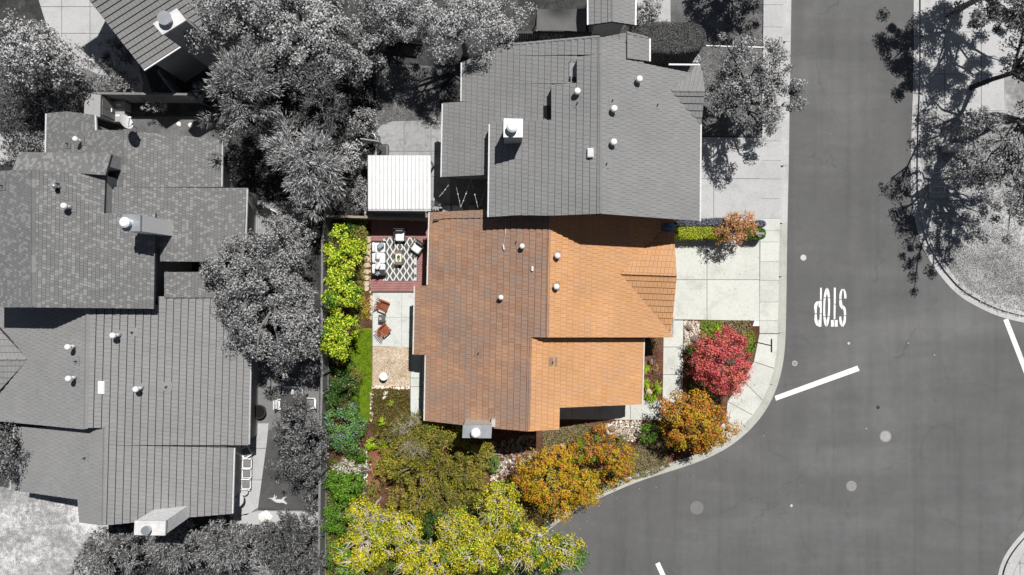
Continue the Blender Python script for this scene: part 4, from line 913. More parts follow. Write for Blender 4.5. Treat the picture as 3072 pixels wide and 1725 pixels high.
plant('tree', 'dark tree above the upper front lawn cut by the top edge', 'tree', 2290, -190, 6, 135, 120, LF['charcoal'], trunk=.5, dens=700, clump=.4, ls=(.13, .07), bark='bark_dk', rough=.3, seed=2)
plant('shrub', 'loose grey shrub beside the small roof at the top edge', 'shrub', 1945, 25, 1.6, 48, 48, LF['grey_mid'], dens=360, clump=.25, ls=(.12, .07), bark='bark_g', seed=3)
plant('shrub', 'rose like grey shrub in front of the shade cloth fence', 'shrub', 1652, 112, 1.6, 42, 22, LF['grey_light'], dens=210, clump=.2, ls=(.12, .08), bark='bark_g', seed=4)
plant('shrub', 'low scraggly dry shrub between the round hedge and the path', 'shrub', 1960, 66, .9, 45, 22, LF['straw'], dens=260, clump=.2, ls=(.16, .03), style='spray', bark='bark_g', seed=5)
# right hand side
plant('tree', 'large grey oak crown in the top right corner', 'tree', 3085, -95, 7.6, 225, 190, LF['grey'], trunk=.5, dens=700, ncf=.6, clump=.42, ls=(.13, .07), bark='bark_g', limbs=12, rough=.35, seed=3)
plant('tree', 'lower grey oak beside the top right one, beyond the frame edge', 'tree', 3200, 150, 8.5, 150, 190, LF['grey_dark'], trunk=.5, dens=330, clump=.45, ls=(.14, .08), bark='bark_dk', limbs=16, rough=.3, seed=4)
gp = lambda x, y, z: Vector(((x - 1536) / S, (862.5 - y) / S, z))
plant('tree', 'wispy grey oak with leaning trunk on the dry grass island', 'tree', 3075, 500, 7.2, 205, 165, LF['grey_mid'], trunk=.5, dens=330, ncf=.42, clump=.4, ls=(.13, .08), bark='bark_g', limbs=44, rough=.45, seed=5, hollow=.2, path=[(gp(2985, 365, -.05), .42), (gp(2930, 372, 1.2), .38), (gp(2885, 388, 2.9), .34), (gp(2862, 405, 4.2), .3), (gp(2868, 425, 5.2), .24)])
plant('tree', 'small loose grey tree crown reaching over the opposite driveway', 'tree', 2955, 355, 6.2, 70, 45, LF['grey_mid'], trunk=.5, dens=230, clump=.3, ls=(.12, .07), bark='bark_g', limbs=14, rough=.4, seed=6)

# coloured garden
YL = 'bright lime trees along the fence'
plant('tree', 'topmost of the bright lime green trees beside the fence', 'tree', 1020, 755, 3.6, 62, 84, LF['lime'], YL, trunk=.45, mix=('green', .22), dens=620, clump=.3, ls=(.13, .085), rough=.22)
plant('tree', 'middle one of the bright lime green trees beside the fence', 'tree', 1018, 872, 3.6, 60, 74, LF['lime'], YL, trunk=.45, mix=('green', .22), dens=620, clump=.3, ls=(.13, .085), seed=1, rough=.22)
plant('tree', 'lowest of the bright lime green trees beside the fence', 'tree', 1012, 1005, 3.6, 60, 90, LF['lime'], YL, trunk=.45, mix=('green', .22), dens=620, clump=.3, ls=(.13, .085), seed=2, rough=.22)
plant('shrub', 'olive coloured shrub behind the flagstone strip', 'shrub', 1078, 705, 1.4, 28, 45, LF['olive'], dens=520, clump=.2, ls=(.09, .05))
plant('shrub', 'yellow green shrub under the garden corner fence', 'shrub', 1070, 740, 1.5, 36, 40, LF['lime'], dens=420, clump=.2, ls=(.09, .05), seed=2)
plant('shrub', 'grey green clipped shrub beside the middle lime tree', 'shrub', 1070, 850, 1.3, 24, 46, LF['olive'], dens=620, clump=.2, ls=(.07, .04), rough=.12)
plant('shrub', 'grey green clipped shrub beside the lowest lime tree', 'shrub', 1065, 955, 1.3, 24, 50, LF['olive'], dens=620, clump=.2, ls=(.07, .04), seed=2, rough=.12)
plant('shrub', 'low golden shrub at the end of the flagstone strip', 'shrub', 1094, 922, .5, 15, 45, LF['ochre'], dens=620, clump=.12, ls=(.06, .04), rough=.1)
plant('shrub', 'shaded green shrub in the dark corner of the fences', 'shrub', 1055, 672, 1.3, 50, 20, LF['deep_green'], dens=420, clump=.2, ls=(.1, .06), seed=2)
plant('shrub', 'deep green flowering shrub below the lowest lime tree', 'shrub', 1025, 1150, 1.5, 42, 48, LF['deep_green'], dens=520, clump=.25, ls=(.12, .05), sub=(LF['white_flower'], .02, 'flowers', .07))
plant('shrub', 'mixed green and rusty shrub at the lawn edge near the flowers', 'shrub', 1060, 1135, 1.0, 26, 45, LF['wild'], dens=520, clump=.2, ls=(.12, .05), seed=3)
plant('shrub', 'dark green shrub hugging the fence left of the long lawn', 'shrub', 990, 1190, 1.6, 24, 42, LF['deep_green'], dens=420, clump=.2, ls=(.1, .06), seed=4)
plant('shrub', 'large blue flowering green shrub below the lawn tip', 'shrub', 1035, 1292, 2.2, 76, 80, LF['blue_green'], dens=620, clump=.3, ls=(.09, .06), rough=.15, sub=(leaf('blue_flower', [(.15, .2, .5), (.3, .36, .8)], 3), .03, 'flowers', .08))
plant('shrub', 'neon green round shrub left of the red soil bed', 'shrub', 1112, 1335, .9, 22, 20, LF['bright'], dens=620, clump=.15, ls=(.1, .05))
plant('shrub', 'small neon green rosette plant above the red soil', 'shrub', 1145, 1338, .6, 17, 17, LF['bright'], dens=520, clump=.12, ls=(.16, .04), style='spray', seed=2)
plant('shrub', 'tiny neon green tuft beside the white stepping stones', 'shrub', 1170, 1208, .4, 12, 10, LF['bright'], dens=520, clump=.1, ls=(.12, .04), style='spray', seed=3)
plant('shrub', 'small yellow green plant with a pink bloom near the gravel', 'shrub', 1145, 1268, .5, 12, 16, LF['bright'], dens=420, clump=.1, ls=(.1, .05), seed=4)
plant('shrub', 'shrub covered in white and pink blossom near the fence', 'shrub', 1045, 1410, 1.3, 58, 34, LF['white_flower'], dens=520, clump=.2, ls=(.08, .05))
plant('shrub', 'fresh green shrub below the white blossom shrub', 'shrub', 1028, 1462, 2.0, 66, 50, LF['green'], dens=620, clump=.25, ls=(.11, .07), rough=.15)
plant('shrub', 'mid green shrub against the lower part of the fence', 'shrub', 1010, 1560, 2.0, 50, 62, LF['green'], dens=520, clump=.25, ls=(.09, .06), seed=3, rough=.15)
plant('tree', 'broad olive brown juniper below the terracotta roof', 'tree', 1300, 1400, 3.6, 172, 150, LF['brown_olive'], trunk=.4, dens=560, clump=.36, ls=(.2, .045), style='spray', bark='bark', rough=.2, limbs=16, mix=('wild', .35))
plant('tree', 'olive brown juniper nearest the chimney of the terracotta roof', 'tree', 1330, 1275, 2.9, 75, 50, LF['brown_olive'], trunk=.4, dens=520, clump=.3, ls=(.18, .045), style='spray', bark='bark', rough=.25, seed=2, mix=('green', .2))
plant('shrub', 'twiggy grey and brown shrub left of the junipers', 'shrub', 1225, 1275, 1.6, 60, 48, LF['wild'], dens=360, clump=.25, ls=(.18, .035), style='spray', bark='bark_w', limbs=26, seed=2, top=True)
plant('shrub', 'tangle of pale dry twigs in the middle of the juniper', 'shrub', 1245, 1345, 3.3, 52, 30, LF['olive'], dens=110, clump=.25, ls=(.18, .035), style='spray', bark='bark_w', limbs=40, seed=5, top=True)
plant('shrub', 'small olive juniper tuft right of the chimney', 'shrub', 1452, 1352, 2.0, 34, 32, LF['brown_olive'], dens=520, clump=.2, ls=(.16, .045), style='spray', seed=3)
plant('shrub', 'soft fresh green shrub at the right foot of the juniper', 'shrub', 1475, 1392, 1.2, 32, 34, LF['green'], dens=560, clump=.18, ls=(.09, .04), seed=3)
plant('shrub', 'olive juniper growth at the lower end of the red soil', 'shrub', 1240, 1510, 2.4, 90, 40, LF['brown_olive'], dens=460, clump=.25, ls=(.16, .045), style='spray', seed=4)
plant('shrub', 'green shrub with red berries below the juniper', 'shrub', 1330, 1580, 2.6, 105, 50, LF['deep_green'], dens=520, clump=.28, ls=(.13, .06), seed=4, sub=(leaf('red_berry', [(.4, .02, .015), (.6, .05, .03)], 3), .03, 'berries', .07))
plant('shrub', 'olive brown juniper clump at the left foot of the big juniper', 'shrub', 1165, 1395, 2.0, 50, 60, LF['brown_olive'], dens=480, clump=.25, ls=(.16, .045), style='spray', seed=6)
plant('shrub', 'olive brown juniper clump under the terracotta roof corner', 'shrub', 1400, 1440, 2.2, 75, 70, LF['brown_olive'], dens=480, clump=.25, ls=(.16, .045), style='spray', seed=7)
plant('shrub', 'greenish juniper clump between the big juniper and the green shrub', 'shrub', 1330, 1500, 2.2, 90, 50, LF['wild'], dens=480, clump=.25, ls=(.16, .045), style='spray', seed=8)
plant('shrub', 'wild olive shrub between twiggy shrub and juniper', 'shrub', 1180, 1310, 1.3, 55, 38, LF['wild'], dens=420, clump=.22, ls=(.16, .04), style='spray', seed=9)
plant('shrub', 'loose green shrub spilling over the red soil bed', 'shrub', 1105, 1480, 1.0, 34, 46, LF['wild'], dens=420, clump=.2, ls=(.12, .05), seed=31)
plant('shrub', 'leafy green shrub filling the gap above the white blossom', 'shrub', 1075, 1368, 1.0, 40, 26, LF['green'], dens=480, clump=.2, ls=(.1, .05), seed=32)
plant('shrub', 'mixed green shrub at the fence between blossom and bottom row', 'shrub', 1085, 1555, 1.6, 50, 40, LF['green'], dens=480, clump=.22, ls=(.1, .06), seed=33)
YG = 'yellow autumn trees along the bottom'
for i, (x, y, rx, ry, z, mt, lab) in enumerate([(1100, 1640, 105, 95, 4.6, 'yellow', 'yellow green tree with pale branches at the bottom near the fence'), (1270, 1690, 100, 85, 4.8, 'yellow', 'yellow green tree with bare limbs, second along the bottom edge'),
        (1430, 1655, 100, 95, 4.8, 'yellow', 'yellow green tree in the middle of the bottom row'), (1610, 1655, 120, 95, 5.2, 'yellow', 'big yellow tree with white limbs at the bottom beside the road'),
        (1495, 1530, 85, 80, 4.4, 'yellow', 'yellow green tree above the bottom row behind the juniper'), (1040, 1700, 60, 55, 3.6, 'green', 'green tree at the bottom left corner of the coloured garden'), (1370, 1590, 80, 55, 4.0, 'yellow', 'small yellow green tree just above the middle of the bottom row'), (1100, 1560, 85, 55, 4.2, 'yellow', 'yellow green tree above the bottom row nearest the fence side'), (1190, 1590, 80, 60, 4.0, 'yellow', 'yellow green tree above the bottom row near the red soil'), (1710, 1680, 52, 55, 4.4, 'green', 'green edged tree crown nearest the road at the bottom')]):
    plant('tree', lab, 'tree', x, y, z, rx, ry, LF[mt], YG, trunk=.45, dens=600, clump=.32, ls=(.105, .07), bark='bark_w', limbs=26 if mt == 'yellow' else 8, top=True, seed=i, rough=.28, mix=('green' if i % 2 else 'lime', .14), path=[(P(1598, 1602, -.05), .1), (P(1630, 1625, 1.2), .09), (P(1680, 1660, 2.4), .07)] if x == 1710 else None)
plant('tree', 'golden orange tree between the road bend and the yellow trees', 'tree', 1655, 1450, 4.4, 116, 122, LF['gold'], trunk=.45, dens=560, clump=.3, ls=(.11, .06), rough=.25, mix=('rust', .3))
plant('tree', 'golden tree leaning over the kerb right of the golden orange tree', 'tree', 1755, 1470, 3.4, 62, 66, LF['gold'], trunk=.45, dens=560, clump=.28, ls=(.11, .06), seed=2)
plant('tree', 'thin rusty red and green tree above the kerb', 'tree', 1765, 1350, 3.0, 74, 64, LF['rust'], trunk=.45, mix=('green', .3), dens=430, clump=.25, ls=(.11, .06), seed=3, rough=.4)
plant('tree', 'rusty orange tree nearest the groundcover slope', 'tree', 1850, 1385, 3.0, 76, 70, LF['rust'], trunk=.45, mix=('gold', .35), dens=430, clump=.25, ls=(.11, .06), seed=4, rough=.4)
plant('shrub', 'small flame coloured shrub in front of the shaded walkway', 'shrub', 1800, 1290, 1.2, 28, 22, LF['orange'], dens=420, clump=.18, ls=(.1, .05), seed=3)
plant('shrub', 'dark blue green shrub between the orange trees', 'shrub', 1700, 1365, 1.6, 24, 26, LF['deep_green'], dens=520, clump=.18, ls=(.09, .04), seed=4)
plant('tree', 'orange brown tree between the walkway and the road bend', 'tree', 2095, 1275, 3.9, 118, 112, LF['orange'], trunk=.45, mix=('gold', .2), dens=600, clump=.3, ls=(.12, .075), rough=.25, limbs=16)
plant('tree', 'bright red maple in the front corner bed', 'tree', 2178, 1090, 3.6, 108, 108, LF['red'], trunk=.45, dens=800, clump=.3, ls=(.1, .06), rough=.16, limbs=16)
plant('tree', 'pink brown small tree growing out of the driveway hedge', 'tree', 2218, 680, 2.9, 66, 60, LF['pinkbrown'], trunk=.5, dens=640, clump=.25, ls=(.1, .06), rough=.25)
for x, y, r, z, mt, st_, lab in [(1952, 1030, 24, .9, 'deep_green', 'round', 'dark green shrub in the shade at the entry bed corner'), (1935, 1105, 14, .7, 'bright', 'spray', 'strappy green plant against the entry gutter, upper one'), (1938, 1150, 18, .7, 'bright', 'spray', 'strappy green plant against the entry gutter, lower one'),
        (1972, 1168, 19, .7, 'bright', 'spray', 'round strappy green plant beside the entry walk'), (1955, 1192, 17, .6, 'bright', 'spray', 'strappy green plant at the lower corner of the entry bed'), (1968, 1108, 14, .4, 'pinkbrown', 'round', 'small pink flowering plant in the entry bed mulch'),
        (2072, 1050, 20, .8, 'green', 'spray', 'strappy green clump left of the red maple'), (2088, 1150, 18, .7, 'green', 'spray', 'shaded green clump between the maple and the walk'), (2130, 1180, 32, 1.0, 'deep_green', 'round', 'dark green shrub between the red and the orange tree'),
        (2150, 985, 13, .5, 'bright', 'spray', 'small strappy plant at the top of the red maple'), (2090, 1235, 20, 1.0, 'wild', 'round', 'brownish green shrub under the orange tree tip')]:
    plant('shrub', lab, 'shrub', x, y, z, r, r, LF[mt], dens=420, clump=.16, ls=(.24, .035) if st_ == 'spray' else (.1, .05), style=st_)
plant('shrub', 'bright green sunlit shrub left of the orange tree', 'shrub', 1948, 1300, 1.1, 32, 40, LF['green'], dens=620, clump=.18, ls=(.09, .05), seed=3)
plant('shrub', 'spiky green agave like clump beside the pale rocks', 'shrub', 1868, 1318, .8, 22, 18, LF['olive'], dens=420, clump=.18, ls=(.2, .03), style='spray', seed=3)

# low mats of ground cover: nobody could count their stems
def mat_cover(name, px, h, m, dens, ls=(.09, .05), label=None, seed=0, z=.0, blades=False):
    rng = np.random.default_rng(seed + int(px[0][0])); xs = [p[0] for p in px]; ys_ = [p[1] for p in px]
    A = abs(area([tuple(P(*p).xy) for p in px])); n = int(A * dens); out = []
    pts = np.column_stack([rng.uniform(min(xs), max(xs), n * 4), rng.uniform(min(ys_), max(ys_), n * 4)])
    for a, b in pts:
        if len(out) >= n: break
        if inside((a, b), px): out.append((a, b))
    n = len(out); o = np.array(out); bump = .5 + .5 * np.sin(o[:, 0] * .21 + seed) * np.sin(o[:, 1] * .17 + 2)
    zz_ = z + h * (.25 + .75 * bump) * rng.uniform(.2, 1, n)
    pos = np.column_stack([(o[:, 0] - 1536) / S * (1 - zz_ / H), (862.5 - o[:, 1]) / S * (1 - zz_ / H), zz_])
    nrm = rng.normal(size=(n, 3)) * .6 + np.array([[0, 0, .9]])
    al = None
    if blades: nrm = rng.normal(size=(n, 3)) * np.array([[1, 1, .3]]) + np.array([[0, .2, .35]]); al = rng.normal(size=(n, 3)) * .5 + np.array([[0, 0, 1.0]])
    NLEAF[0] += n
    o_ = link(name, leaf_mesh(name, pos, nrm, ls[0], ls[1], m, al, rng)); props(o_, label, None, None, 'stuff'); return o_
mat_cover('ground_cover', [(1625, 1292), (1680, 1282), (1760, 1268), (1775, 1290), (1750, 1340), (1700, 1345), (1630, 1350)], .18, LF['mat'], 700, label='olive green ground cover below the south roof edge')
mat_cover('ground_cover', [(1905, 1340), (1930, 1290), (1975, 1262), (1990, 1300), (2010, 1400), (1960, 1425), (1900, 1440), (1880, 1400)], .2, LF['mat'], 700, label='olive and pink ground cover on the slope by the kerb', seed=2)
mat_cover('ground_cover', [(2102, 962), (2170, 962), (2175, 1000), (2130, 1030), (2103, 1010)], .2, LF['green_mat'], 800, label='fresh green ground cover below the driveway', seed=3)
mat_cover('ground_cover', [(2175, 962), (2252, 960), (2255, 985), (2230, 1000), (2178, 990)], .2, LF['mat'], 700, label='flowering ground cover along the driveway edge', seed=4)
mat_cover('ground_cover', [(2225, 995), (2262, 992), (2268, 1040), (2255, 1070), (2235, 1050)], .2, LF['green_mat'], 800, label='green ground cover right of the red maple', seed=5)
mat_cover('ground_cover', [(1116, 1168), (1225, 1170), (1230, 1230), (1275, 1262), (1260, 1300), (1180, 1330), (1120, 1310), (1112, 1250)], .25, LF['wild'], 760, (.16, .035), 'wild grassy ground cover below the gravel bed', 6, blades=True)
mat_cover('ground_cover', [(970, 1060), (1060, 1075), (1078, 1130), (1080, 1250), (970, 1260)], .3, LF['deep_green'], 260, (.14, .06), 'dark leafy ground cover between fence and lawn', 7)
mat_cover('ground_cover', [(1040, 645), (1100, 650), (1100, 700), (1096, 870), (1085, 950), (1062, 1000), (1060, 900)], .25, LF['olive'], 420, (.09, .05), 'olive ground cover behind the flagstones', 8)
mat_cover('ground_cover', [(970, 1380), (1100, 1370), (1095, 1560), (1180, 1560), (1400, 1500), (1500, 1440), (1560, 1440), (1560, 1725), (970, 1725)], .4, LF['green'], 180, (.13, .08), 'green undergrowth beneath the yellow trees', 9)
mat_cover('ground_cover', [(1560, 1420), (1700, 1380), (1900, 1440), (1830, 1470), (1700, 1535), (1560, 1640)], .4, LF['wild'], 200, (.13, .07), 'mixed undergrowth beneath the golden trees', 10)
mat_cover('grass_blades', [(1062, 990), (1114, 988), (1115, 1150), (1109, 1260), (1077, 1256), (1062, 1200), (1034, 1150)], .07, leaf('lawn_blade', [(.07, .14, .006), (.15, .25, .01), (.27, .36, .03)], 1.5), 1500, (.08, .02), 'bright green blades of the narrow lawn', 11, blades=True)
mat_cover('dry_grass_blades', [(2780, 345), (3072, 330), (3072, 950), (3000, 935), (2900, 885), (2830, 810), (2780, 700), (2768, 600)], .07, LF['straw'], 260, (.12, .035), 'dry pale grass blades on the island', 12, blades=True)
mat_cover('dry_grass_blades', [(0, 1495), (240, 1505), (320, 1590), (240, 1640), (230, 1725), (0, 1725)], .07, LF['straw'], 45, (.12, .035), 'dry grass blades on the lower left front lawn', 13, blades=True)
mat_cover('grass_blades', [(2095, 145), (2280, 145), (2280, 330), (2095, 400)], .07, LF['grey_light'], 300, (.12, .03), 'pale grass blades of the front lawn under the street tree', 14, blades=True)
mat_cover('grass_blades', [(1130, 195), (1325, 205), (1320, 334), (1265, 360), (1178, 362), (1130, 388)], .07, LF['grey'], 300, (.12, .03), 'grey grass blades of the back lawn', 15, blades=True)
fl_ = leaf('fallen_leaf', [(.3, .12, .02), (.5, .28, .05), (.4, .3, .1)], 3)
mat_cover('fallen_leaves', [(1640, 1560), (1760, 1490), (1900, 1435), (2060, 1380), (2200, 1320), (2260, 1260), (2320, 1290), (2200, 1400), (2000, 1460), (1800, 1540), (1680, 1640)], .02, fl_, 5, (.08, .06), 'dropped autumn leaves along the kerb', 20, z=-.125)
mat_cover('fallen_leaves', [(1890, 1205), (2180, 1205), (2260, 1100), (2300, 1150), (2200, 1300), (1900, 1258)], .02, fl_, 7, (.07, .05), 'dropped leaves on the walkway and sidewalk', 21, z=.03)
mat_cover('fallen_leaves', [(2035, 720), (2275, 720), (2275, 955), (2035, 955)], .02, fl_, 1.2, (.07, .05), 'few dropped leaves on the driveway', 22, z=.03)
mat_cover('fallen_leaves', [(1118, 880), (1260, 880), (1230, 1158), (1118, 1158)], .02, LF['ochre'], 3, (.06, .045), 'few dropped leaves on the patio', 23, z=.035)
mat_cover('fallen_leaves', [(2040, 420), (2340, 420), (2355, 100), (2300, 100), (2290, 410)], .02, LF['grey_dark'], 5, (.08, .05), 'dropped leaves under the street tree', 24, z=.03)
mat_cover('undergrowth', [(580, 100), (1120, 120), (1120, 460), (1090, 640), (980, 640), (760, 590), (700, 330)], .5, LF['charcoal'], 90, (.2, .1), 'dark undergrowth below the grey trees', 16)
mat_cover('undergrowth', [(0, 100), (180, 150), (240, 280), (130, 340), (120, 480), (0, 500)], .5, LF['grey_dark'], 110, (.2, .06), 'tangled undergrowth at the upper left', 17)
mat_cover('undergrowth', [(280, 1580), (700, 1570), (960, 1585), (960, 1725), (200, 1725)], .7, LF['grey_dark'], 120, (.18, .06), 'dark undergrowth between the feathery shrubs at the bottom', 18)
mat_cover('undergrowth', [(2200, 0), (2290, 0), (2290, 130), (2140, 130)], .05, LF['grey_dark'], 260, (.08, .04), 'fine grey ground cover of the upper front lawn', 19)

def hedge(label, x0, y0, x1, y1, h, m, dens=900, group=None, rnd_=.25, core='under', ls=(.07, .045)):
    rng = np.random.default_rng(int(x0 + y1)); a, b = P(x0, y1, h), P(x1, y0, h); t = thing('hedge', label, 'hedge', ((a.x + b.x) / 2, (a.y + b.y) / 2, 0), group)
    W, D = b.x - a.x, b.y - a.y; cx, cy = (a.x + b.x) / 2, (a.y + b.y) / 2; n = int((W * D + 2 * (W + D) * h) * dens)
    # superellipse outline
    e = 2 / max(.35, rnd_ * 4) * 2
    u = rng.uniform(-1, 1, (n, 2)); k = rng.uniform(0, 1, n); side = k < (2 * (W + D) * h) / (W * D + 2 * (W + D) * h)
    th = rng.uniform(0, 2 * np.pi, n); sx = np.sign(np.cos(th)) * np.abs(np.cos(th)) ** (2 / e); sy = np.sign(np.sin(th)) * np.abs(np.sin(th)) ** (2 / e)
    ok = (np.abs(u[:, 0]) ** e + np.abs(u[:, 1]) ** e) < 1
    X = np.where(side, sx, u[:, 0]); Y = np.where(side, sy, u[:, 1]); Z = np.where(side, rng.uniform(.02, 1, n), 1.0)
    edge = np.clip((np.abs(X) ** e + np.abs(Y) ** e), 0, 1) ** 3
    zz_ = h * Z - np.where(side, 0, edge * .12 * min(1, h)) + rng.normal(size=n) * .03
    shr = 1 - np.where(side, .06 * Z ** 4, 0); keep = side | ok
    pos = np.column_stack([cx + X * shr * W / 2, cy + Y * shr * D / 2, np.maximum(.02, zz_)])[keep] + rng.normal(size=(keep.sum(), 3)) * .025
    nr = np.where(side[:, None], np.column_stack([X, Y, np.full(n, .3)]), np.column_stack([X * .2, Y * .2, np.ones(n)]))[keep] + rng.normal(size=(keep.sum(), 3)) * .45
    link('foliage', leaf_mesh('foliage', pos, nr, ls[0], ls[1], m, None, rng), t); NLEAF[0] += len(pos)
    ring = []
    for i in range(28):
        q = 2 * math.pi * i / 28; c_, s_ = math.cos(q), math.sin(q); ring.append((cx + math.copysign(abs(c_) ** (2 / e), c_) * W / 2 * .9, cy + math.copysign(abs(s_) ** (2 / e), s_) * D / 2 * .9, h - .16))
    MB().prism(ring, z0=0).build('branches', M['bark_dk'], t); return t
hedge('long clipped yellow green hedge along the upper side of the driveway', 2036, 680, 2196, 717, 1.05, LF['hedge'], rnd_=.12)
hedge('blue grey half of the clipped hedge on the neighbour side', 2034, 654, 2180, 678, 1.05, LF['bluegrey'], rnd_=.12)
hedge('short green end of the hedge beside the mailbox', 2240, 684, 2298, 717, 1.0, LF['green'], rnd_=.3)
hedge('small round blue grey bush at the sidewalk end of the hedge', 2268, 661, 2298, 682, .95, LF['bluegrey'], rnd_=.5)
hedge('very large rounded clipped grey hedge beside the northern house', 1902, 62, 2120, 158, 2.6, leaf('hedge_grey', [.05, .12, .2], 2), rnd_=.36, dens=1100, ls=(.06, .035))
print('LEAVES', NLEAF[0])

# ------------------------------------------------------------------ maroon deck with its furniture
ZD = .16
dk = thing('deck', 'maroon plank deck behind the terracotta house, in half shade', 'deck', P(1200, 765, 0))
MB().prism([P(x, y, ZD - .03) for x, y in ((1114, 658), (1289, 660), (1283, 872), (1113, 872))], depth=.14).build('deck_base', M['under_r'], dk)
d0, d1 = P(1114, 657, ZD), P(1286, 873, ZD); nb = int((d0.y - d1.y) / .145); bw_ = (d0.y - d1.y) / nb
for i in range(nb):
    y = d0.y - (i + .5) * bw_; MB().box(((d0.x + d1.x) / 2 - i * .0015, y - .0, ZD - .012), (d1.x - d0.x, bw_ - .012, .03)).build('board', M['deck'], dk)
MB().box(((d0.x + d1.x) / 2, d1.y - .03, ZD - .07), (d1.x - d0.x, .03, .17)).build('fascia_board', M['deck'], dk)
ru = thing('rug', 'grey rug with a white diamond lattice on the maroon deck', 'rug', P(1200, 778, ZD))
rc = [P(x, y, ZD + .016) for x, y in ((1148, 712), (1250, 712), (1252, 842), (1149, 842))]
MB().prism(rc, depth=.012).build('rug_base', M['rugd'], ru)
lm = MB(); a_, b_ = rc[3], rc[1]; Wd, Ht_ = b_.x - a_.x, b_.y - a_.y; ncol, nrow = 5, 9; cw = Wd / ncol; hh = Ht_ / nrow
for i in range(ncol + 1):
    for sg in (-1, 1):
        pts = []
        for k in range(nrow + 1):
            off_ = (.06 if k % 2 else .44) * sg * cw
            pts.append((min(b_.x - .05, max(a_.x + .05, a_.x + i * cw + off_)), a_.y + k * hh))
        for p, q in zip(pts, pts[1:]):
            lm.prism([(p[0] - .04, p[1], ZD + .021), (p[0] + .04, p[1], ZD + .021), (q[0] + .04, q[1], ZD + .021), (q[0] - .04, q[1], ZD + .021)], depth=.003)
lm.build('lattice', M['rugw'], ru)

def cush(mb, c, d, r=.05, rot=0, tilt=0):
    """soft cushion: bevelled box with bulging top"""
    x, y, z = d[0] / 2, d[1] / 2, d[2] / 2; vs = []; m = Matrix.Rotation(rot, 3, 'Z') @ Matrix.Rotation(tilt, 3, 'X'); c = Vector(c)
    for k, (s_, h) in enumerate(((.93, -z), (1, -z * .4), (1, z * .4), (.93, z * .85), (.6, z))):
        for sx, sy in ((-1, -.8), (-.8, -1), (.8, -1), (1, -.8), (1, .8), (.8, 1), (-.8, 1), (-1, .8)): vs.append(c + m @ Vector((sx * x * s_, sy * y * s_, h)))
    fs = [(j * 8 + i, j * 8 + (i + 1) % 8, (j + 1) * 8 + (i + 1) % 8, (j + 1) * 8 + i) for j in range(4) for i in range(8)] + [tuple(range(32, 40)), tuple(reversed(range(8)))]
    return mb.add(vs, fs)
def legs(t, xs, ys_, h, w, m, name='leg'):
    for x in xs:
        for y in ys_: MB().box((x, y, h / 2), (w, w, h)).build(name, M[m], t)
# three seat sofa, long side along y, facing +x
t = thing('sofa', 'long outdoor sofa with white cushions along the left deck edge', 'sofa')
legs(t, (-.36, .36), (-1.0, 1.0), .2, .06, 'frame'); MB().box((0, 0, .22), (.8, 2.1, .06)).build('frame', M['frame'], t)
for y in (-1.03, 1.03): MB().box((0, y, .36), (.8, .06, .3)).build('armrest', M['frame'], t)
MB().box((-.4, 0, .42), (.05, 2.1, .4)).build('backrest', M['frame'], t)
for k in (-1, 0, 1):
    cush(MB(), (.04, k * .665, .33), (.7, .64, .16)).build('seat_cushion', M['cushion'], t, True); cush(MB(), (-.29, k * .665, .52), (.16, .6, .36)).build('back_cushion', M['cushion'], t, True)
p = P(1139, 775, .3); place(t, p.x, p.y, ZD)
for nm, x, y, rot, m, lab, d in (('throw_pillow', 1142, 737, .7, 'cushion_b', 'grey striped throw pillow at the upper end of the sofa', (.42, .2, .4)), ('throw_pillow', 1134, 768, 1.4, 'cushion', 'round edged white throw pillow in the middle of the sofa', (.42, .2, .4)), ('throw_pillow', 1133, 798, 1.1, 'cushion', 'white throw pillow leaning at the lower end of the sofa', (.44, .2, .4))):
    p = P(x, y, .75); o = cush(MB(), (p.x, p.y, .78), d, rot=rot, tilt=.5).build(nm, M[m], None, True, label=lab, cat='pillow', group='throw pillows on the sofa')
# end table with potted flower
t = thing('side_table', 'small black side table at the lower end of the sofa', 'side table'); legs(t, (-.22, .22), (-.14, .14), .42, .04, 'frame'); MB().box((0, 0, .44), (.7, .36, .04)).build('table_top', M['frame'], t)
p = P(1138, 817, .6); place(t, p.x, p.y, ZD)
t = thing('potted_plant', 'small vase with pale blue flowers on the black side table', 'potted plant'); MB().cyl((0, 0, 0), (0, 0, .18), .07, .1, 12).build('pot', M['pot'], t)
mb = MB(); 
for i in range(16): a = i * .9; mb.ball((.11 * math.cos(a) * (i % 3) / 2, .11 * math.sin(a) * (i % 3) / 2, .26 + .02 * (i % 4)), (.035, .035, .03), 6, 4)
mb.build('bloom', plain('pale_blue_bloom', (.45, .55, .62), .8), t, kind='stuff'); p = P(1134, 821, .8); place(t, p.x, p.y, ZD + .46)
# armchair, faces +y locally away from backrest at -y
def armchair():
    t = thing('armchair', 'x', 'armchair', group='black framed armchairs on the deck'); legs(t, (-.31, .31), (-.33, .33), .55, .05, 'frame')
    for x in (-.33, .33): MB().box((x, 0, .57), (.06, .78, .04)).build('armrest', M['frame'], t)
    MB().box((0, 0, .24), (.62, .7, .05)).build('frame', M['frame'], t)
    for k in range(5): MB().box((-.24 + .12 * k, -.37, .55), (.04, .03, .5)).build('back_slat', M['frame'], t)
    MB().box((0, -.37, .82), (.7, .04, .06)).build('back_rail', M['frame'], t)
    cush(MB(), (0, .06, .35), (.56, .6, .14)).build('seat_cushion', M['cushion'], t, True); cush(MB(), (0, -.28, .56), (.5, .14, .36)).build('back_cushion', M['cushion_g'], t, True); return t
ac = armchair(); p = P(1200, 706, .5); place(ac, p.x, p.y, ZD, math.pi, label='black framed armchair with white seat, its back in the fence shade')
a2 = copy_tree(ac); p = P(1253, 741, .5); place(a2, p.x, p.y, ZD, R(145), label='black framed armchair turned at an angle on the rug corner')
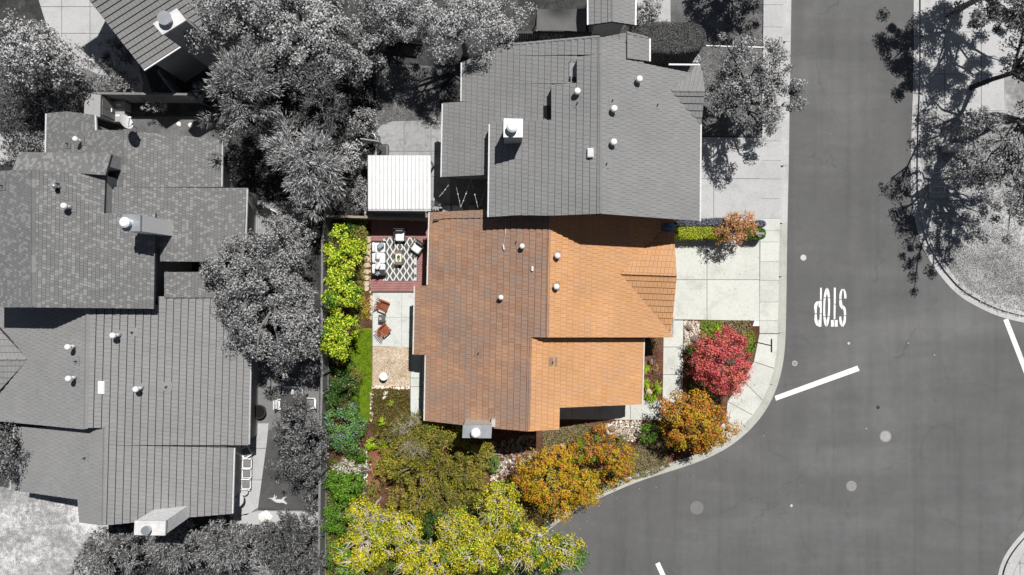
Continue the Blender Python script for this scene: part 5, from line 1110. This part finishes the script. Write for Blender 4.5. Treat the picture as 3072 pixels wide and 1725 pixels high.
t = thing('coffee_table', 'long black coffee table with a pale runner on the diamond rug', 'coffee table'); legs(t, (-.18, .18), (-.4, .4), .38, .05, 'frame')
MB().box((0, 0, .4), (.44, .92, .04)).build('table_top', M['wood_dk'], t); MB().box((0, .0, .424), (.36, .5, .006)).build('runner', plain('cream_runner', (.75, .74, .6), .9), t)
for y in (-.35, .35): MB().box((0, y, .425), (.4, .14, .008)).build('end_plank', plain('brown_plank', (.22, .14, .12), .6), t)
p = P(1196, 773, .5); place(t, p.x, p.y, ZD)
t = thing('bowl', 'dark bowl with green succulents on the coffee table', 'bowl'); MB().cyl((0, 0, 0), (0, 0, .06), .05, .09, 14).build('dish', M['frame'], t)
mb = MB()
for i in range(9): a = i * 2.4; r_ = .05 + .012 * (i % 3); mb.ball((r_ * math.cos(a), -.06 + r_ * math.sin(a) * 2.2, .08), (.035, .035, .03), 6, 4)
mb.build('succulent', M['green_dk'], t, kind='stuff'); p = P(1196, 770, .6); place(t, p.x, p.y, ZD + .427)

# ------------------------------------------------------------------ patio pieces
def adirondack():
    t = thing('adirondack_chair', 'x', 'chair', group='red brown adirondack chairs on the patio')
    for k in range(7):
        a = (k - 3) * .07; MB().bar((a * 1.1 / 1, -.22, .3), (math.sin((k - 3) * .13) * 1.1, -.62 - .0 * abs(a), .92 - abs(k - 3) * .035), .062, .018).build('back_slat', M['teak'], t)
    for k in range(7): MB().box((0, .34 - k * .085, .36 - k * .018), (.54, .07, .018)).build('seat_slat', M['teak'], t)
    for x in (-.35, .35):
        MB().box((x, .02, .56), (.12, .72, .022)).build('armrest', M['teak'], t); MB().box((x * .84, .34, .28), (.03, .09, .56)).build('front_leg', M['teak'], t)
        MB().bar((x * .82, .36, .33), (x * .82, -.55, .03), .11, .025).build('back_leg', M['teak'], t)
    MB().box((0, -.33, .52), (.74, .05, .03)).build('crossbar', M['teak'], t); return t
ad = adirondack(); p = P(1150, 917, .4); place(ad, p.x, p.y, .03, R(-112) , label='red brown adirondack chair above the small grey table'); ad.scale = (.8, .8, .8)
ad2 = copy_tree(ad); p = P(1153, 990, .4); place(ad2, p.x, p.y, .03, R(-48), label='red brown adirondack chair below the small grey table')
t = thing('patio_table', 'square grey slatted side table between the adirondack chairs', 'side table'); legs(t, (-.17, .17), (-.17, .17), .42, .04, 'pot')
for k in range(4): MB().box((-.165 + .11 * k, 0, .44), (.1, .44, .03)).build('slat', plain('charcoal_slat', .1, .6) if k == 0 else bpy.data.materials['charcoal_slat'], t)
p = P(1146, 955, .45); place(t, p.x, p.y, .03)
t = thing('bowl', 'small bowl and lighter on the square grey table', 'bowl'); MB().cyl((0, 0, 0), (0, 0, .05), .05, .075, 14).build('dish', M['white'], t); MB().cyl((0, 0, .052), (0, 0, .056), .055, n=12).build('contents', M['copper'], t); p = P(1141, 956, .5); place(t, p.x, p.y, .486)
t = thing('fire_pit', 'round white topped fire table standing on the tan gravel', 'fire table'); MB().cyl((0, 0, 0), (0, 0, .5), .17, .2, 20).build('base', M['dkmetal'], t); MB().cyl((0, 0, .5), (0, 0, .54), .25, n=32).build('top', M['white'], t); MB().bar((.2, .12, .5), (.32, .3, .5), .04, .03).build('handle', M['metal'], t)
p = P(1151, 1129, .5); place(t, p.x, p.y, .02)

# flagstones and rubble edging behind the deck
t = thing('flagstone_path', 'tan flagstones laid in a single file left of the deck', 'stepping stones', P(1105, 785, 0)); rs = random.Random(3)
for i, y in enumerate([706, 722, 741, 759, 777, 795, 815, 833, 851, 866]):
    c = P(1104 - i * .6, y, .08); w, h = rs.uniform(.19, .23), rs.uniform(.17, .2)
    MB().prism([(c.x + w * math.cos(a) * rs.uniform(.85, 1.15), c.y + h * math.sin(a) * rs.uniform(.85, 1.1), .09) for a in [k * math.pi / 3 + rs.uniform(-.2, .2) for k in range(6)]], z0=0).build('flagstone', M['flag'], t)
def pebbles(name, px, n, r, mats, label, seed=0, zz_=0.02, kind='stuff'):
    rs = random.Random(seed); mb = MB(); xs = [p[0] for p in px]; ys_ = [p[1] for p in px]; k = 0
    while k < n:
        x, y = rs.uniform(min(xs), max(xs)), rs.uniform(min(ys_), max(ys_))
        if not inside((x, y), px): continue
        c = P(x, y, zz_); q = r * rs.uniform(.55, 1.5); a = rs.uniform(0, 3.14)
        m = Matrix.Rotation(a, 3, 'Z'); b0 = len(mb.V); mb.ball((0, 0, 0), (q, q * rs.uniform(.6, .95), q * .6), 6, 4, mi=rs.randrange(len(mats)), jit=.12, rg=rs)
        for j in range(b0, len(mb.V)): mb.V[j] = tuple(c + m @ Vector(mb.V[j]) + Vector((0, 0, q * .25)))
        k += 1
    return mb.build(name, mats, None, False, kind=kind, label=label)
tans = [plain('pebble_%s' % n_, c_, .8, .3, .25, 9) for n_, c_ in (('cream', (.66, .58, .44)), ('tan', (.5, .4, .27)), ('grey', (.36, .34, .32)), ('white', (.78, .75, .7)), ('brown', (.3, .2, .15)))]
greys = [M['pebble_g'], M['flag_g'], M['rock'] if False else M['plastic_m']]
pebbles('rubble_edging', [(1111, 700), (1118, 700), (1118, 960), (1110, 960)], 150, .07, tans[:3], 'tan rubble edging between flagstones and deck', 1)
pebbles('river_rocks', [(2052, 963), (2100, 964), (2100, 1012), (2075, 1030), (2052, 1060)], 620, .05, tans, 'cream river rocks in the bed beside the front walk', 2)
pebbles('river_rocks', [(1815, 1272), (1850, 1262), (1925, 1262), (1925, 1290), (1905, 1325), (1870, 1322), (1820, 1300)], 640, .055, tans, 'cream river rocks below the walkway', 3)
pebbles('gravel_stones', [(1119, 1042), (1230, 1044), (1229, 1158), (1119, 1156)], 1500, .022, tans, 'loose tan gravel stones', 4, .025)
pebbles('edging_stones', [(1116, 1158), (1230, 1160), (1230, 1167), (1116, 1166)], 60, .07, [tans[0], tans[3]], 'white and cream stones along the lower gravel edge', 5)
pebbles('edging_stones', [(1111, 1170), (1119, 1170), (1118, 1262), (1110, 1262)], 50, .06, tans, 'brown stones along the lawn edge', 6)
pebbles('dark_rocks', [(1430, 1340), (1600, 1300), (1610, 1370), (1500, 1420), (1450, 1400)], 420, .075, [tans[2], tans[4], M['rock']], 'grey rocks in the shade below the chimney', 7)
pebbles('river_rocks', [(1478, 1400), (1530, 1375), (1540, 1400), (1500, 1450), (1470, 1440)], 150, .07, tans, 'pale rocks on the slope right of the juniper', 8)
pebbles('mulch_chips', [(1680, 1260), (2000, 1262), (2010, 1400), (1880, 1440), (1690, 1400)], 900, .03, [M['soil'], tans[4]], 'bark chips on the front slope', 9)
pebbles('mulch_chips', [(1932, 1016), (1988, 1016), (1986, 1202), (1930, 1212)], 700, .025, [M['soil_red'], tans[4]], 'bark chips in the entry bed', 10)
pebbles('rubble_edging', [(1898, 158), (2100, 160), (2095, 186), (1955, 184)], 180, .09, greys, 'grey rubble at the foot of the big round hedge', 11)
pebbles('grey_stones', [(1090, 560), (1102, 560), (1102, 640), (1090, 640)], 40, .09, greys, 'grey edging stones beside the patio cover', 12)
pebbles('rubble_edging', [(1092, 1350), (1104, 1350), (1100, 1540), (1086, 1540)], 110, .07, [tans[0], tans[2], tans[3]], 'pale edging stones along the red soil bed', 13)
def rock(lab, x, y, w, h, hz, m, seed, rot=0.0, name='boulder', flat_=False):
    rs = random.Random(seed); c = P(x, y, hz / 2); q = MB().ball((0, 0, 0), (w / 2 / S, h / 2 / S, hz), 9, 6, jit=.14, rg=rs, cut=-.2 if not flat_ else .0)
    mt = Matrix.Rotation(rot, 3, 'Z'); q.V = [tuple(mt @ Vector(v) + Vector((c.x, c.y, .01))) for v in q.V]; q.build(name, m, label=lab, cat='rock')
rock('rounded brown boulder among the cream river rocks', 2068, 983, 23, 22, .3, M['rock'], 1); rock('flat grey boulder half under the red maple', 2085, 1016, 34, 26, .3, M['rock'], 2, .4)
rock('dark upright boulder in the entry bed mulch', 1953, 1087, 15, 27, .4, M['rock'], 3); rock('pale boulder ringed by strappy plants at the entry corner', 1948, 1176, 22, 22, .28, M['flag'], 4)
rock('large grey boulder in the pale rocks below the walkway', 1836, 1288, 26, 22, .3, M['rock'], 5); rock('brown boulder at the right end of the pale rocks', 1910, 1304, 20, 17, .3, M['rock'], 6)
rock('long pale boulder among the ground cover below the south eave', 1687, 1339, 22, 14, .25, M['flag'], 7, -.5)
rock('white flat stepping stone, upper one near the gravel bed', 1157, 1179, 17, 14, .06, M['flag_w'], 8, .5, 'stepping_stone', True); rock('white flat stepping stone, lower one near the gravel bed', 1152, 1193, 15, 11, .06, M['flag_w'], 9, .4, 'stepping_stone', True)
for i, (x, y) in enumerate(((536, 372), (571, 375), (605, 376))):
    rock(['leftmost round stepping stone in the strip above the shingled roof', 'middle stepping stone in the strip above the shingled roof', 'rightmost stepping stone in the strip above the shingled roof'][i], x, y, 15, 15, .05, M['flag_w'], 20 + i, 0, 'stepping_stone', True)
rock('upright pale blue grey stone figure in the dark fence corner', 1022, 682, 16, 34, .5, plain('blue_stone', (.4, .45, .5), .8), 31, 0, 'garden_stone')

# ------------------------------------------------------------------ white patio cover, backboard and neighbours' yard things
t = thing('patio_cover', 'white corrugated metal patio cover north of the maroon deck', 'patio cover', P(1198, 547, 0))
zt0, zt1 = 2.95, 2.8; n = 16
for i in range(n):
    xa, xb = 1104 + 189 * i / n, 1104 + 189 * (i + 1) / n; q = MB()
    A0, A1, B0, B1 = P(xa, 466, zt0), P(xb, 467, zt0), P(xa, 627, zt1), P(xb, 628, zt1); w = A1.x - A0.x
    prof = [(0, 0), (.05, .07), (.14, .07), (.19, 0), (.3, 0), (.34, .03), (.38, 0), (.5, 0), (.54, .03), (.58, 0), (.7, 0), (.74, .03), (.78, 0), (.9, 0), (.93, -.05)]
    for (f0, h0), (f1, h1) in zip(prof, prof[1:]):
        q.add([(A0.x + w * f0, A0.y, zt0 + h0), (A0.x + w * f1, A0.y, zt0 + h1), (B0.x + w * f1, B0.y, zt1 + h1), (B0.x + w * f0, B0.y, zt1 + h0)], [(3, 2, 1, 0)])
    q.build('roof_panel', M['tin'], t)
for y, z in ((480, 2.85), (540, 2.8), (605, 2.72)): MB().bar(P(1106, y, z), P(1291, y, z), .06, .12).build('beam', M['dkmetal'], t)
MB().bar(P(1104, 630, 2.74), P(1293, 631, 2.74), .1, .1).build('gutter', M['gutter_g'], t)
for x in (1112, 1286):
    for y in (474, 618): c = P(x, y, 2.7); MB().box((c.x, c.y, 1.35), (.1, .1, 2.7)).build('post', M['white'], t)
t = thing('basketball_hoop', 'portable basketball hoop seen from above at the patio edge', 'basketball hoop', P(1147, 455, 0))
c = P(1150, 458, 0); cush(MB(), (c.x, c.y, .12), (.75, 1.0, .24)).build('base', M['dkmetal'], t); q0, q1 = P(1143, 455, .2), P(1118, 430, 2.9)
MB().tube([q0, q0.lerp(q1, .6), q1], [.06, .06, .05], 8).build('pole', M['dkmetal'], t)
a, b = P(1085, 420, 3.1), P(1142, 428, 3.1); MB().bar(a - Vector((0, 0, .1)), b - Vector((0, 0, .1)), .06, 1.0).build('backboard', M['plastic_m'], t)
hc = P(1114, 412, 2.8); rg = MB(); pr = [hc + Vector((.23 * math.cos(i * .4488), .23 * math.sin(i * .4488), 0)) for i in range(15)]; rg.tube(pr, [.012] * 15, 5).build('hoop_ring', M['metal'], t)
t = thing('string_lights', 'zigzag string lights hung above the dark courtyard', 'string lights', P(1420, 580, 0)); zz0 = 2.9
sp = [(1352, 545), (1318, 590), None, (1364, 540), (1382, 622), (1413, 538), (1435, 628), (1455, 568)]
cab = MB(); bl = MB(); prev = None
for p_ in sp:
    if p_ is None: prev = None; continue
    q = P(*p_, zz0)
    if prev is not None:
        cab.tube([prev, (prev + q) / 2 - Vector((0, 0, .15)), q], [.012] * 3, 5)
        for k in range(1, 4): bl.ball(prev.lerp(q, k / 4) - Vector((0, 0, .17)), .04, 7, 5)
    prev = q
cab.build('cable', M['gutter_g'], t); bl.build('bulb', M['white'], t, kind='stuff')
t = thing('potted_plant', 'broad leaved plant in a dark round pot right of the patio cover', 'potted plant', P(1308, 612, 0)); c = P(1308, 618, .3)
MB().cyl((c.x, c.y, 0), (c.x, c.y, .45), .18, .26, 18).build('pot', M['pot'], t)
rs = random.Random(5)
for k in range(11):
    a = k * 2.4; L = rs.uniform(.3, .55); s_ = Vector((c.x, c.y, .45)); e_ = s_ + Vector((math.cos(a) * L, math.sin(a) * L + .1, rs.uniform(.1, .5))); nn = Vector((-math.sin(a), math.cos(a), 0)) * .09; m_ = s_.lerp(e_, .6) + Vector((0, 0, .12))
    MB().add([s_, m_ + nn, e_, m_ - nn], [(0, 1, 2, 3)]).build('leaf', M['plastic_m'], t)
def bench(lab, x0, x1, y, m):
    t = thing('cushioned_bench', lab, 'bench', P((x0 + x1) / 2, y, 0)); a, b = P(x0, y, .4), P(x1, y, .4); c = (a + b) / 2
    MB().box((c.x, c.y, .2), (b.x - a.x, .5, .1)).build('frame', M['frame'], t); 
    for s_ in (-1, 1): MB().box((c.x + s_ * (b.x - a.x) * .45, c.y, .1), (.06, .4, .2)).build('leg', M['frame'], t)
    cush(MB(), (c.x, c.y, .32), (b.x - a.x, .5, .14)).build('seat_cushion', M[m], t, True)
bench('pale cushioned bench left half under the house eave', 1326, 1352, 627, 'plastic_m'); bench('pale cushioned bench right of the first one by the eave', 1355, 1390, 627, 'plastic_m'); bench('shaded grey bench near the end of the string lights', 1404, 1432, 626, 'cushion_g')
# shed, AC units, satellite dish
t = thing('shed', 'small shed with pale roof beside the board fence', 'shed', P(280, 315, 0)); q = [P(x, y, 2.2) for x, y in ((255, 281), (302, 284), (300, 351), (252, 340))]
MB().prism([p + Vector((0, 0, 0)) for p in q], depth=.08).build('roof', M['shedr'], t); c = sum(q, Vector()) / 4
MB().prism([c + (p - c) * .93 - Vector((0, 0, .1)) for p in q], z0=0).build('wall', M['wood_g'], t)
e0, e1 = c + (q[1] - c) * .935, c + (q[2] - c) * .935; nx = Vector((1, 0, 0))
for s_, (f0, f1) in enumerate(((.12, .49), (.51, .88))): MB().bar((e0.lerp(e1, f0) + nx * .02).xy.to_3d() + Vector((0, 0, 1.05)), (e0.lerp(e1, f1) + nx * .02).xy.to_3d() + Vector((0, 0, 1.05)), .03, 1.9).build('door', M['wood_g'], t)
MB().box((e0.lerp(e1, .48) + nx * .06).xy.to_3d() + Vector((0, 0, 1.1)), (.06, .22, .05)).build('handle', M['wmetal'], t)
def acu(lab, x0, y0, x1, y1, h):
    t = thing('storage_box', lab, 'storage box', P((x0 + x1) / 2, (y0 + y1) / 2, 0)); a, b = P(x0, y1, h), P(x1, y0, h); c = (a + b) / 2
    MB().box((c.x, c.y, h / 2), (b.x - a.x, b.y - a.y, h)).build('body', M['box'], t); MB().box((c.x, c.y, h + .03), (b.x - a.x + .05, b.y - a.y + .05, .05)).build('lid', M['plastic_m'], t); MB().box((c.x, c.y + .05, h + .07), (.25, .12, .04)).build('handle', M['wmetal'], t)
acu('grey lidded box with a white label between shed and fence', 342, 305, 374, 330, .7); acu('low grey lidded box behind the satellite dish', 336, 336, 374, 364, .6)
t = thing('satellite_dish', 'white oval satellite dish on the edge of the shingled roof', 'satellite dish', P(378, 368, 5.5)); c = P(378, 365, 6.6); nr = Vector((.75, .35, .55)).normalized(); mt = nr.to_track_quat('Z', 'Y').to_matrix()
ds = MB(); V = [c - nr * .08]; F = []
for j in range(1, 4):
    for i in range(20): a = i * math.pi / 10; r_ = j / 3; V.append(c + mt @ Vector((.42 * r_ * math.cos(a), .34 * r_ * math.sin(a), -.08 + .1 * r_ * r_)))
F += [(0, 1 + i, 1 + (i + 1) % 20) for i in range(20)]
for j in range(2): F += [(1 + j * 20 + i, 21 + j * 20 + i, 21 + j * 20 + (i + 1) % 20, 1 + j * 20 + (i + 1) % 20) for i in range(20)]
ds.add(V, F).build('dish', M['dish'], t, True); MB().bar(c - nr * .05 - mt @ Vector((.3, 0, 0)), c + nr * .45, .03, .03).build('feed_arm', M['metal'], t)
MB().box(c + nr * .47, (.12, .08, .08)).build('receiver', M['white'], t); MB().bar(c - nr * .08, Vector((c.x - .1, c.y - .05, 5.3)), .05, .05).build('mast', M['metal'], t)
# wooden deck and recliner under the small tree
t = thing('deck', 'pale grey wooden deck behind the left fence', 'deck', P(840, 640, 0)); a, b = P(752, 700, .1), P(925, 602, .1)
nb = int((b.x - a.x) / .14)
for i in range(nb): MB().box((a.x + (i + .5) * .14, (a.y + b.y) / 2, .085), (.128, b.y - a.y, .03)).build('board', M['deck_g'], t)
t = thing('lounge_chair', 'black sling lounge chair on the pale wooden deck', 'chair')
MB().box((0, .25, .36), (.62, .7, .03)).build('seat', M['frame'], t); MB().bar((0, -.1, .38), (0, -.55, .8), .62, .03).build('backrest', M['frame'], t)
for s_ in (-1, 1): MB().box((s_ * .33, .1, .55), (.05, .7, .03)).build('armrest', M['wmetal'], t); MB().tube([Vector((s_ * .33, .5, .02)), Vector((s_ * .33, -.3, .55)), Vector((s_ * .33, -.5, .02))], [.018] * 3, 5).build('leg', M['dkmetal'], t)
p = P(818, 648, .4); place(t, p.x, p.y, .1, R(-118))

# ------------------------------------------------------------------ lower left yard: table, chairs, fountain, dog
def lattice_chair():
    t = thing('patio_chair', 'x', 'chair', group='white lattice patio chairs by the lower left house')
    for x in (-.25, .25):
        for y in (-.24, .26): MB().cyl((x, y, 0), (x * .95, y * .95, .4), .018, n=6).build('leg', M['wmetal'], t)
    fr = MB()
    for a, b in (((-.28, -.25), (.28, -.25)), ((-.28, .28), (.28, .28)), ((-.28, -.25), (-.28, .28)), ((.28, -.25), (.28, .28))): fr.bar((*a, .41), (*b, .41), .05, .03)
    fr.build('seat_frame', M['wmetal'], t); cush(MB(), (0, .02, .44), (.5, .46, .07)).build('seat_cushion', M['cushion_g'], t, True)
    for s_ in (-1, 1): MB().tube([Vector((s_ * .3, -.28, .62)), Vector((s_ * .32, .1, .64)), Vector((s_ * .29, .3, .6)), Vector((s_ * .27, .27, .4))], [.025] * 4, 6).build('armrest', M['wmetal'], t)
    bk = MB()
    for k in range(6): bk.bar((-.27 + .108 * k, -.28, .42), (-.18 + .072 * k + (.05 if k % 2 else -.05), -.46, .88), .025, .02); bk.bar((-.27 + .108 * k, -.28, .42), (-.18 + .072 * k + (-.07 if k % 2 else .07), -.46, .88), .025, .02)
    for z, y in ((.44, -.29), (.66, -.37), (.88, -.46)): bk.bar((-.28, y, z), (.28, y, z), .04, .03)
    bk.build('backrest', M['wmetal'], t); return t
ch = lattice_chair(); p = P(741, 1389, .4); place(ch, p.x, p.y, .02, R(-92), label='topmost of the three white lattice chairs lined up by the wall')
for x, y, lab, rot in ((740, 1419, 'middle one of the three white lattice chairs lined up by the wall', -90), (738, 1451, 'lowest of the three white lattice chairs lined up by the wall', -90), (738, 1357, 'white lattice chair pushed askew under the stepped eave', -60), (851, 1211, 'white lattice chair left of the dark garden table', -90), (868, 1178, 'white lattice chair at the upper left of the dark table', 180), (894, 1180, 'white lattice chair at the upper right of the dark table', 175), (932, 1208, 'white lattice chair between the dark table and fence', 90)):
    c2 = copy_tree(ch); p = P(x, y, .4); place(c2, p.x, p.y, .02, R(rot), label=lab)
t = thing('garden_table', 'dark rectangular garden table in dappled tree shade', 'table', P(880, 1230, 0)); a, b = P(842, 1262, .74), P(919, 1183, .74); c = (a + b) / 2
MB().box((c.x, c.y, .72), (b.x - a.x, b.y - a.y, .04)).build('table_top', plain('charcoal_table', .07, .5), t)
for f0 in (a.x + .1, b.x - .1):
    for f1 in (a.y + .1, b.y - .1): MB().box((f0, f1, .35), (.06, .06, .7)).build('leg', M['frame'], t)
t = thing('round_table', 'pale round table half under the big grey tree', 'table', P(872, 1098, 0)); c = P(872, 1095, .7)
MB().cyl((c.x, c.y, .68), (c.x, c.y, .72), .5, n=32).build('table_top', M['conc_dk'], t); MB().cyl((c.x, c.y, 0), (c.x, c.y, .68), .08, n=10).build('pedestal', M['dkmetal'], t)
t = thing('folded_umbrella', 'folded pale garden umbrella lying beside the round table', 'umbrella', P(850, 1130, 0)); mb = MB(); c = P(835, 1134, .4)
for k in range(6): a = -.5 + k * .2; mb.bar(c, c + Vector((.62 * math.cos(a + .2), .62 * math.sin(a + .2), .0)), .09, .05)
mb.build('canopy', M['flag_g'], t); MB().cyl(c - Vector((.1, 0, 0)), (c.x - .1, c.y, .02), .03, n=8).build('pole', M['metal'], t)
t = thing('fire_bowl', 'round black bowl in the shade under the eave', 'bowl', P(778, 1232, 0)); c = P(776, 1235, .5); MB().cyl((c.x, c.y, .02), (c.x, c.y, .5), .3, .44, 28).build('bowl', M['dkmetal'], t); MB().cyl((c.x, c.y, .5), (c.x, c.y, .505), .36, n=28).build('ash', M['glassdk'], t)
t = thing('fountain', 'pale round tiered fountain beside the lattice chairs', 'fountain', P(712, 1500, 0)); c = P(708, 1497, .8)
MB().cyl((c.x, c.y, 0), (c.x, c.y, .8), .12, n=12).build('column', M['conc_g'], t); MB().cyl((c.x, c.y, .7), (c.x, c.y, .86), .28, .5, 30).build('basin', M['flag_g'], t); MB().cyl((c.x, c.y, .86), (c.x, c.y, .95), .1, .13, 16).build('upper_basin', M['flag_w'], t)
t = thing('side_table', 'small round white table below the row of lattice chairs', 'side table', P(733, 1478, 0)); c = P(733, 1476, .45); MB().cyl((c.x, c.y, .43), (c.x, c.y, .46), .22, n=22).build('table_top', M['flag_g'], t); MB().cyl((c.x, c.y, 0), (c.x, c.y, .43), .03, n=8).build('pedestal', M['metal'], t)
rock('pale round stone slab at the bottom path under the shrubs', 795, 1550, 44, 36, .12, M['flag_w'], 41, 0, 'stone_slab', True)

# dog lying on its side on the dark turf: one skinned body
def skinned(name, verts, edges, radii, root, m, parent):
    me = bpy.data.meshes.new(name); me.from_pydata(verts, edges, []); o = bpy.data.objects.new(name, me); COL.objects.link(o)
    md = o.modifiers.new('skin', 'SKIN'); 
    for i, v in enumerate(me.skin_vertices[0].data): v.radius = (radii[i], radii[i] * .95); v.use_root = (i == root)
    sb = o.modifiers.new('sub', 'SUBSURF'); sb.levels = 2; sb.render_levels = 2
    bpy.context.view_layer.update(); dg = bpy.context.evaluated_depsgraph_get(); m2 = bpy.data.meshes.new_from_object(o.evaluated_get(dg)); bpy.data.objects.remove(o)
    m2.materials.clear(); m2.materials.append(m); m2.polygons.foreach_set('use_smooth', [True] * len(m2.polygons)); m2.name = name
    return link(name, m2, parent)
dg_ = thing('dog', 'pale short haired dog lying on its side on the dark turf', 'dog')
# x axis: head (+) to tail (-); lies on its right side, legs pointing to -y... (photo: up)
V = [(-.36, -.02, .12), (-.18, -.03, .13), (.02, -.03, .14), (.2, -.02, .14), (.33, -.01, .12), (.42, -.06, .1), (.53, -.14, .07),
     (-.5, .06, .08), (-.6, .04, .06), (-.7, .0, .04),
     (-.38, .1, .11), (-.31, .2, .09), (-.36, .27, .07), (-.3, .31, .05), (-.3, .08, .06), (-.2, .18, .05), (-.26, .25, .04),
     (.24, .1, .11), (.3, .19, .08), (.36, .28, .05), (.41, .3, .04), (.17, .09, .06), (.22, .2, .05), (.3, .27, .04)]
E = [(0, 1), (1, 2), (2, 3), (3, 4), (4, 5), (5, 6), (0, 7), (7, 8), (8, 9), (0, 10), (10, 11), (11, 12), (12, 13), (0, 14), (14, 15), (15, 16), (3, 17), (17, 18), (18, 19), (19, 20), (3, 21), (21, 22), (22, 23)]
Rr = [.11, .11, .125, .13, .085, .085, .04, .035, .025, .015, .065, .035, .025, .025, .06, .035, .025, .055, .032, .025, .028, .05, .03, .025]
skinned('body', V, E, Rr, 2, M['fur'], dg_)
for s_ in (0, 1): MB().ball((.4 - .0 * s_, -.01 - .07 * s_, .16 - .05 * s_), (.035, .05, .018), 7, 5).build('ear', plain('dog_ear', .4, .9) if s_ == 0 else bpy.data.materials['dog_ear'], dg_)
MB().ball((.565, -.165, .07), .018, 7, 5).build('nose', M['frame'], dg_); MB().ball((.47, -.07, .155), .01, 6, 4).build('eye', M['frame'], dg_)
p = P(837, 1502, .1); place(dg_, p.x, p.y, .012, R(-10))

# ------------------------------------------------------------------ shade cloth, street bits
t = thing('shade_canopy', 'grey shade cloth stretched beside the small roof at the top edge', 'canopy', P(1685, 60, 0)); n = 12; gx = [(1611, 26), (1758, 25), (1757, 96), (1610, 92)]; vs = []
for j in range(n + 1):
    for i in range(n + 1):
        u, v = i / n, j / n; x = (gx[0][0] * (1 - u) + gx[1][0] * u) * (1 - v) + (gx[3][0] * (1 - u) + gx[2][0] * u) * v; y = (gx[0][1] * (1 - u) + gx[1][1] * u) * (1 - v) + (gx[3][1] * (1 - u) + gx[2][1] * u) * v
        y += 5 * math.sin(math.pi * u) * (.5 - v); vs.append(P(x, y, 2.5 - .25 * math.sin(math.pi * u) * math.sin(math.pi * v) + .25 * max(0, 1 - 3 * abs(u - .5)) * (1 - v)))
MB().add(vs, [(j * (n + 1) + i, (j + 1) * (n + 1) + i, (j + 1) * (n + 1) + i + 1, j * (n + 1) + i + 1) for j in range(n) for i in range(n)]).build('cloth', M['cloth'], t, True)
for x, y in gx: c = P(x, y, 2.5); MB().cyl((c.x, c.y, 0), (c.x, c.y, 2.52), .04, n=8).build('post', M['dkmetal'], t)
t = thing('street_sign', 'street name sign on a pole seen from above at the curved sidewalk', 'street sign', P(2265, 1046, 0)); b0 = P(2265, 1026, 0); t0 = Vector((b0.x, b0.y, 2.75))
MB().cyl(b0, t0, .035, n=8).build('pole', M['dkmetal'], t); q = MB().bar(t0 + Vector((.0, -.39, -.02)), t0 + Vector((.0, .39, -.02)), .03, .16); ring = [(0, .38 * math.cos(math.pi / 8 + i * math.pi / 4), .38 * math.sin(math.pi / 8 + i * math.pi / 4)) for i in range(8)]
q.build('sign_plate', M['dkmetal'], t)
t = thing('mailbox', 'silver mailbox on a post at the hedge end by the sidewalk', 'mailbox', P(2278, 700, 0)); c = P(2277, 702, 1.05)
MB().box((c.x, c.y, .52), (.09, .09, 1.04)).build('post', M['wood_g'], t); q = MB(); V = []
for s_ in (-.26, .26): V += [c + Vector((s_, y, z)) for y, z in [(-.1, 0), (.1, 0)] + [(.1 * math.cos(a), .1 + .1 * math.sin(a)) for a in [i * math.pi / 6 for i in range(7)]]]
q.add(V, [tuple(range(9)), tuple(range(17, 8, -1))] + [(i, i + 9, (i + 1) % 9 + 9, (i + 1) % 9) for i in range(9)]).build('box', M['iron'], t); MB().box(c + Vector((0, -.14, .12)), (.2, .02, .05)).build('flag', M['white'], t)
def util(lab, px, m, lid, name='utility_box', h=.03, cat='utility cover'):
    t = thing(name, lab, cat, P(*px[0], 0)); q = [P(x, y, h) for x, y in px]; c = sum(q, Vector()) / len(q); MB().prism(q, z0=0).build('frame', m, t); MB().prism([c + (p - c) * .8 + Vector((0, 0, .008)) for p in q], depth=.02).build('lid', lid, t)
util('small rounded white rimmed utility cover beside the island kerb', [(2771, 393), (2775, 391), (2790, 391), (2794, 394), (2794, 403), (2791, 406), (2774, 406), (2771, 402)], M['white'], M['box'])
util('upper of two white rimmed rectangular utility covers in the tree shade', [(2789, 501), (2838, 501), (2838, 519), (2789, 519)], M['white'], M['box']); util('lower of two white rimmed rectangular utility covers in the tree shade', [(2789, 559), (2837, 559), (2837, 577), (2789, 577)], M['white'], M['box'])
t = thing('electrical_cabinet', 'squat green grey utility cabinet with pale top on the island', 'utility box', P(2860, 442, 0)); a, b = P(2846, 451, .8), P(2883, 431, .8); c = (a + b) / 2
MB().box((c.x, c.y, .4), (b.x - a.x, b.y - a.y, .8)).build('body', M['plastic_m'], t); MB().box((c.x, c.y, .82), (b.x - a.x + .04, b.y - a.y + .04, .04)).build('lid', M['flag_w'], t)
t = thing('lumber_pad', 'concrete pad with an exposed gutter strip beside the covers', 'concrete pad', P(2820, 535, 0)); MB().prism([P(x, y, .022) for x, y in ((2788, 484), (2842, 484), (2846, 594), (2788, 594))], depth=.04).build('slab', M['conc_g'], t); MB().prism([P(x, y, .05) for x, y in ((2843, 486), (2856, 490), (2858, 600), (2847, 600))], depth=.06).build('edge_strip', M['flag_g'], t)
print('LEAVES', NLEAF[0])
